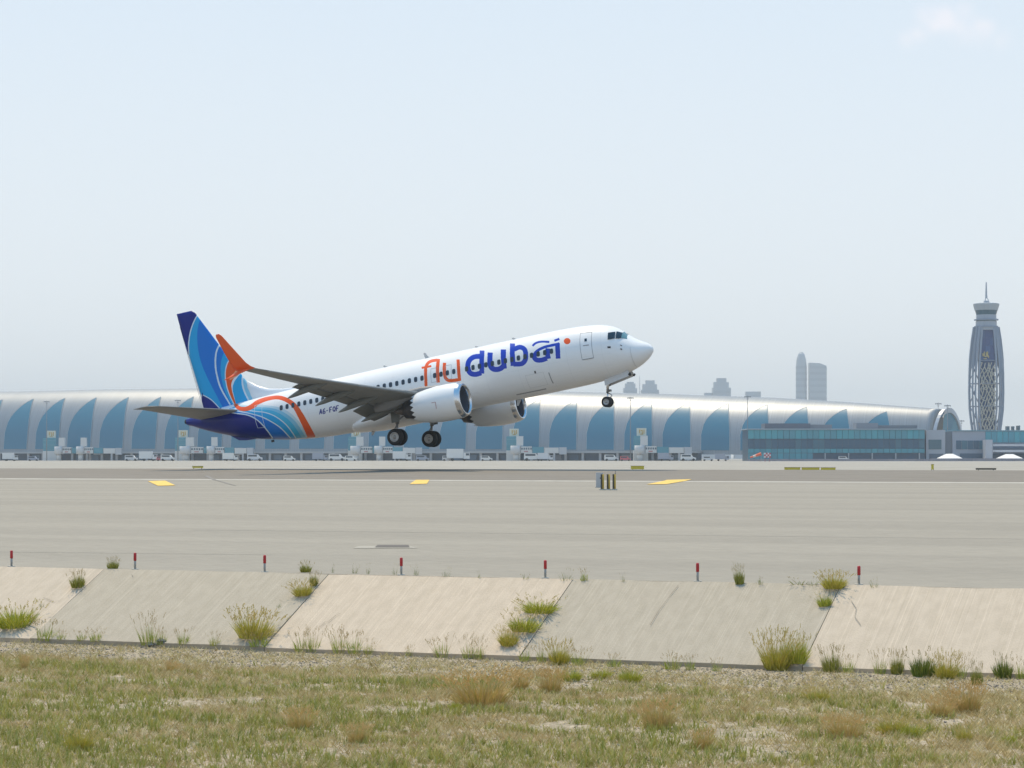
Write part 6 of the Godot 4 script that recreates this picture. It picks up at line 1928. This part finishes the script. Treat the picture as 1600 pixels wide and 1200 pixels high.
	for k in 9:
		var a := rng.randf() * TAU
		blade(grn, Vector3(rng.randf_range(-0.05, 0.05), -0.01, rng.randf_range(-0.05, 0.05)), Vector3(cos(a) * 0.35, 1.0, sin(a) * 0.35).normalized(), rng.randf_range(0.06, 0.15), 0.0048, 0.02, Color(1, 1, 1).lerp(Color(0.8, 0.75, 0.5), rng.randf()))
	var grn_mesh := mesh_of(grn)
	var patch := FastNoiseLite.new()
	patch.seed = 8
	patch.frequency = 0.7
	patch.fractal_octaves = 4
	var worn := FastNoiseLite.new()
	worn.seed = 18
	worn.frequency = 0.5
	worn.fractal_octaves = 3
	var dry_spots := []
	var green_spots := []
	for k in 95000:
		var v := rng.randf_range(14.5, 26.5)
		var u := rng.randf_range(-21.0, 3.0)
		var p := pt(u, -0.925, v)
		var rel := p.x / -p.z * FOCAL
		if absf(rel) > 900.0 or -p.z < 17.0:
			continue
		var n := patch.get_noise_2d(u * 0.7, v * 1.6)
		var edge := smoothstep(23.6, 25.5, v + n * 1.2)
		var bald := worn.get_noise_2d(u, v)
		var b := Basis(Vector3.UP, rng.randf() * TAU).scaled(Vector3.ONE * rng.randf_range(0.35, 0.95))
		var green := smoothstep(-0.12, 0.32, n + (22.5 - v) * 0.05 - (rel - 0.0) * 0.00012) * (1.0 - edge)
		if rng.randf() < green * 0.5:
			var c := Color(0.25, 0.29, 0.06).lerp(Color(0.55, 0.51, 0.17), rng.randf())
			green_spots.append([Transform3D(b, p), c])
		elif rng.randf() < (1.0 - edge * 0.7) * smoothstep(-0.6, 0.0, bald):
			var c := Color(0.80, 0.68, 0.38).lerp(Color(0.40, 0.30, 0.11), pow(rng.randf(), 1.6)).lerp(Color(0.60, 0.41, 0.20), 0.5 * rng.randf() * smoothstep(0.0, 0.4, -n))
			dry_spots.append([Transform3D(b, p), c])
	scatter("dry_grass", dry_mesh, plant_mat(Color(0.4, 0.4, 0.3)), dry_spots, "short straw-coloured dry grass covering the verge", "grass")
	scatter("green_grass", grn_mesh, plant_mat(Color(0.5, 0.5, 0.3)), green_spots, "patches of short green grass among the dry grass", "grass")
	# gravel along the foot of the slope and strewn in the grass
	var stone := start()
	var c8 := []
	rng.seed = 77
	for k in 6:
		var d: Vector3 = [Vector3.UP, Vector3.DOWN, Vector3.LEFT, Vector3.RIGHT, Vector3.FORWARD, Vector3.BACK][k]
		c8.append(d * rng.randf_range(0.7, 1.1) + Vector3(rng.randf_range(-0.2, 0.2), rng.randf_range(-0.2, 0.2), rng.randf_range(-0.2, 0.2)))
	for f in [[0, 2, 4], [0, 4, 3], [0, 3, 5], [0, 5, 2], [1, 4, 2], [1, 3, 4], [1, 5, 3], [1, 2, 5]]:
		tri(stone, c8[f[0]], c8[f[1]], c8[f[2]])
	var stone_mesh := mesh_of(stone)
	var stones := []
	for k in 90000:
		var v := rng.randf_range(15.0, 26.56)
		var u := rng.randf_range(-21.0, 3.0)
		var p := pt(u, -0.925, v)
		var rel := p.x / -p.z * FOCAL
		if absf(rel) > 900.0 or -p.z < 17.0:
			continue
		var n := patch.get_noise_2d(u * 0.7, v * 1.6)
		var dense := smoothstep(23.4, 25.2, v + n * 1.4)
		if rng.randf() > 0.10 + 0.8 * dense:
			continue
		var size := rng.randf_range(0.005, 0.012) * (1.0 + (0.9 if rng.randf() < 0.06 else 0.0))
		var b := Basis.from_euler(Vector3(rng.randf() * TAU, rng.randf() * TAU, rng.randf() * TAU)).scaled(Vector3(size * rng.randf_range(0.8, 1.4), size * 0.7, size))
		var g := rng.randf_range(0.08, 0.30)
		stones.append([Transform3D(b, p + Vector3(0, size * 0.25, 0)), Color(g, g * 0.94, g * 0.84)])
	var sm := StandardMaterial3D.new()
	sm.vertex_color_use_as_albedo = true
	sm.roughness = 0.9
	scatter("gravel", stone_mesh, sm, stones, "grey and beige gravel strewn along the foot of the slope", "gravel")
	# a few larger stones by the slope
	var big_m := paint(Color(0.17, 0.175, 0.17), 0.9)
	var words := ["flat dark stone lying in the gravel below the slope", "chunky dark stone leaning against the slab's foot", "small dark stone between two larger ones"]
	var w := 0
	for q in [[236.0, 1010.5, 0.055], [253.0, 1004.5, 0.06], [245.0, 1008.0, 0.035]]:
		var o := part("stone", stone_mesh, big_m)
		o.transform = Transform3D(Basis(Vector3.UP, q[0]).scaled(Vector3(q[2] * 1.4, q[2] * 0.8, q[2])), on_ground(q[0], q[1]) + Vector3(0, q[2] * 0.4, 0))
		tag(o, words[w], "stone")
		w += 1
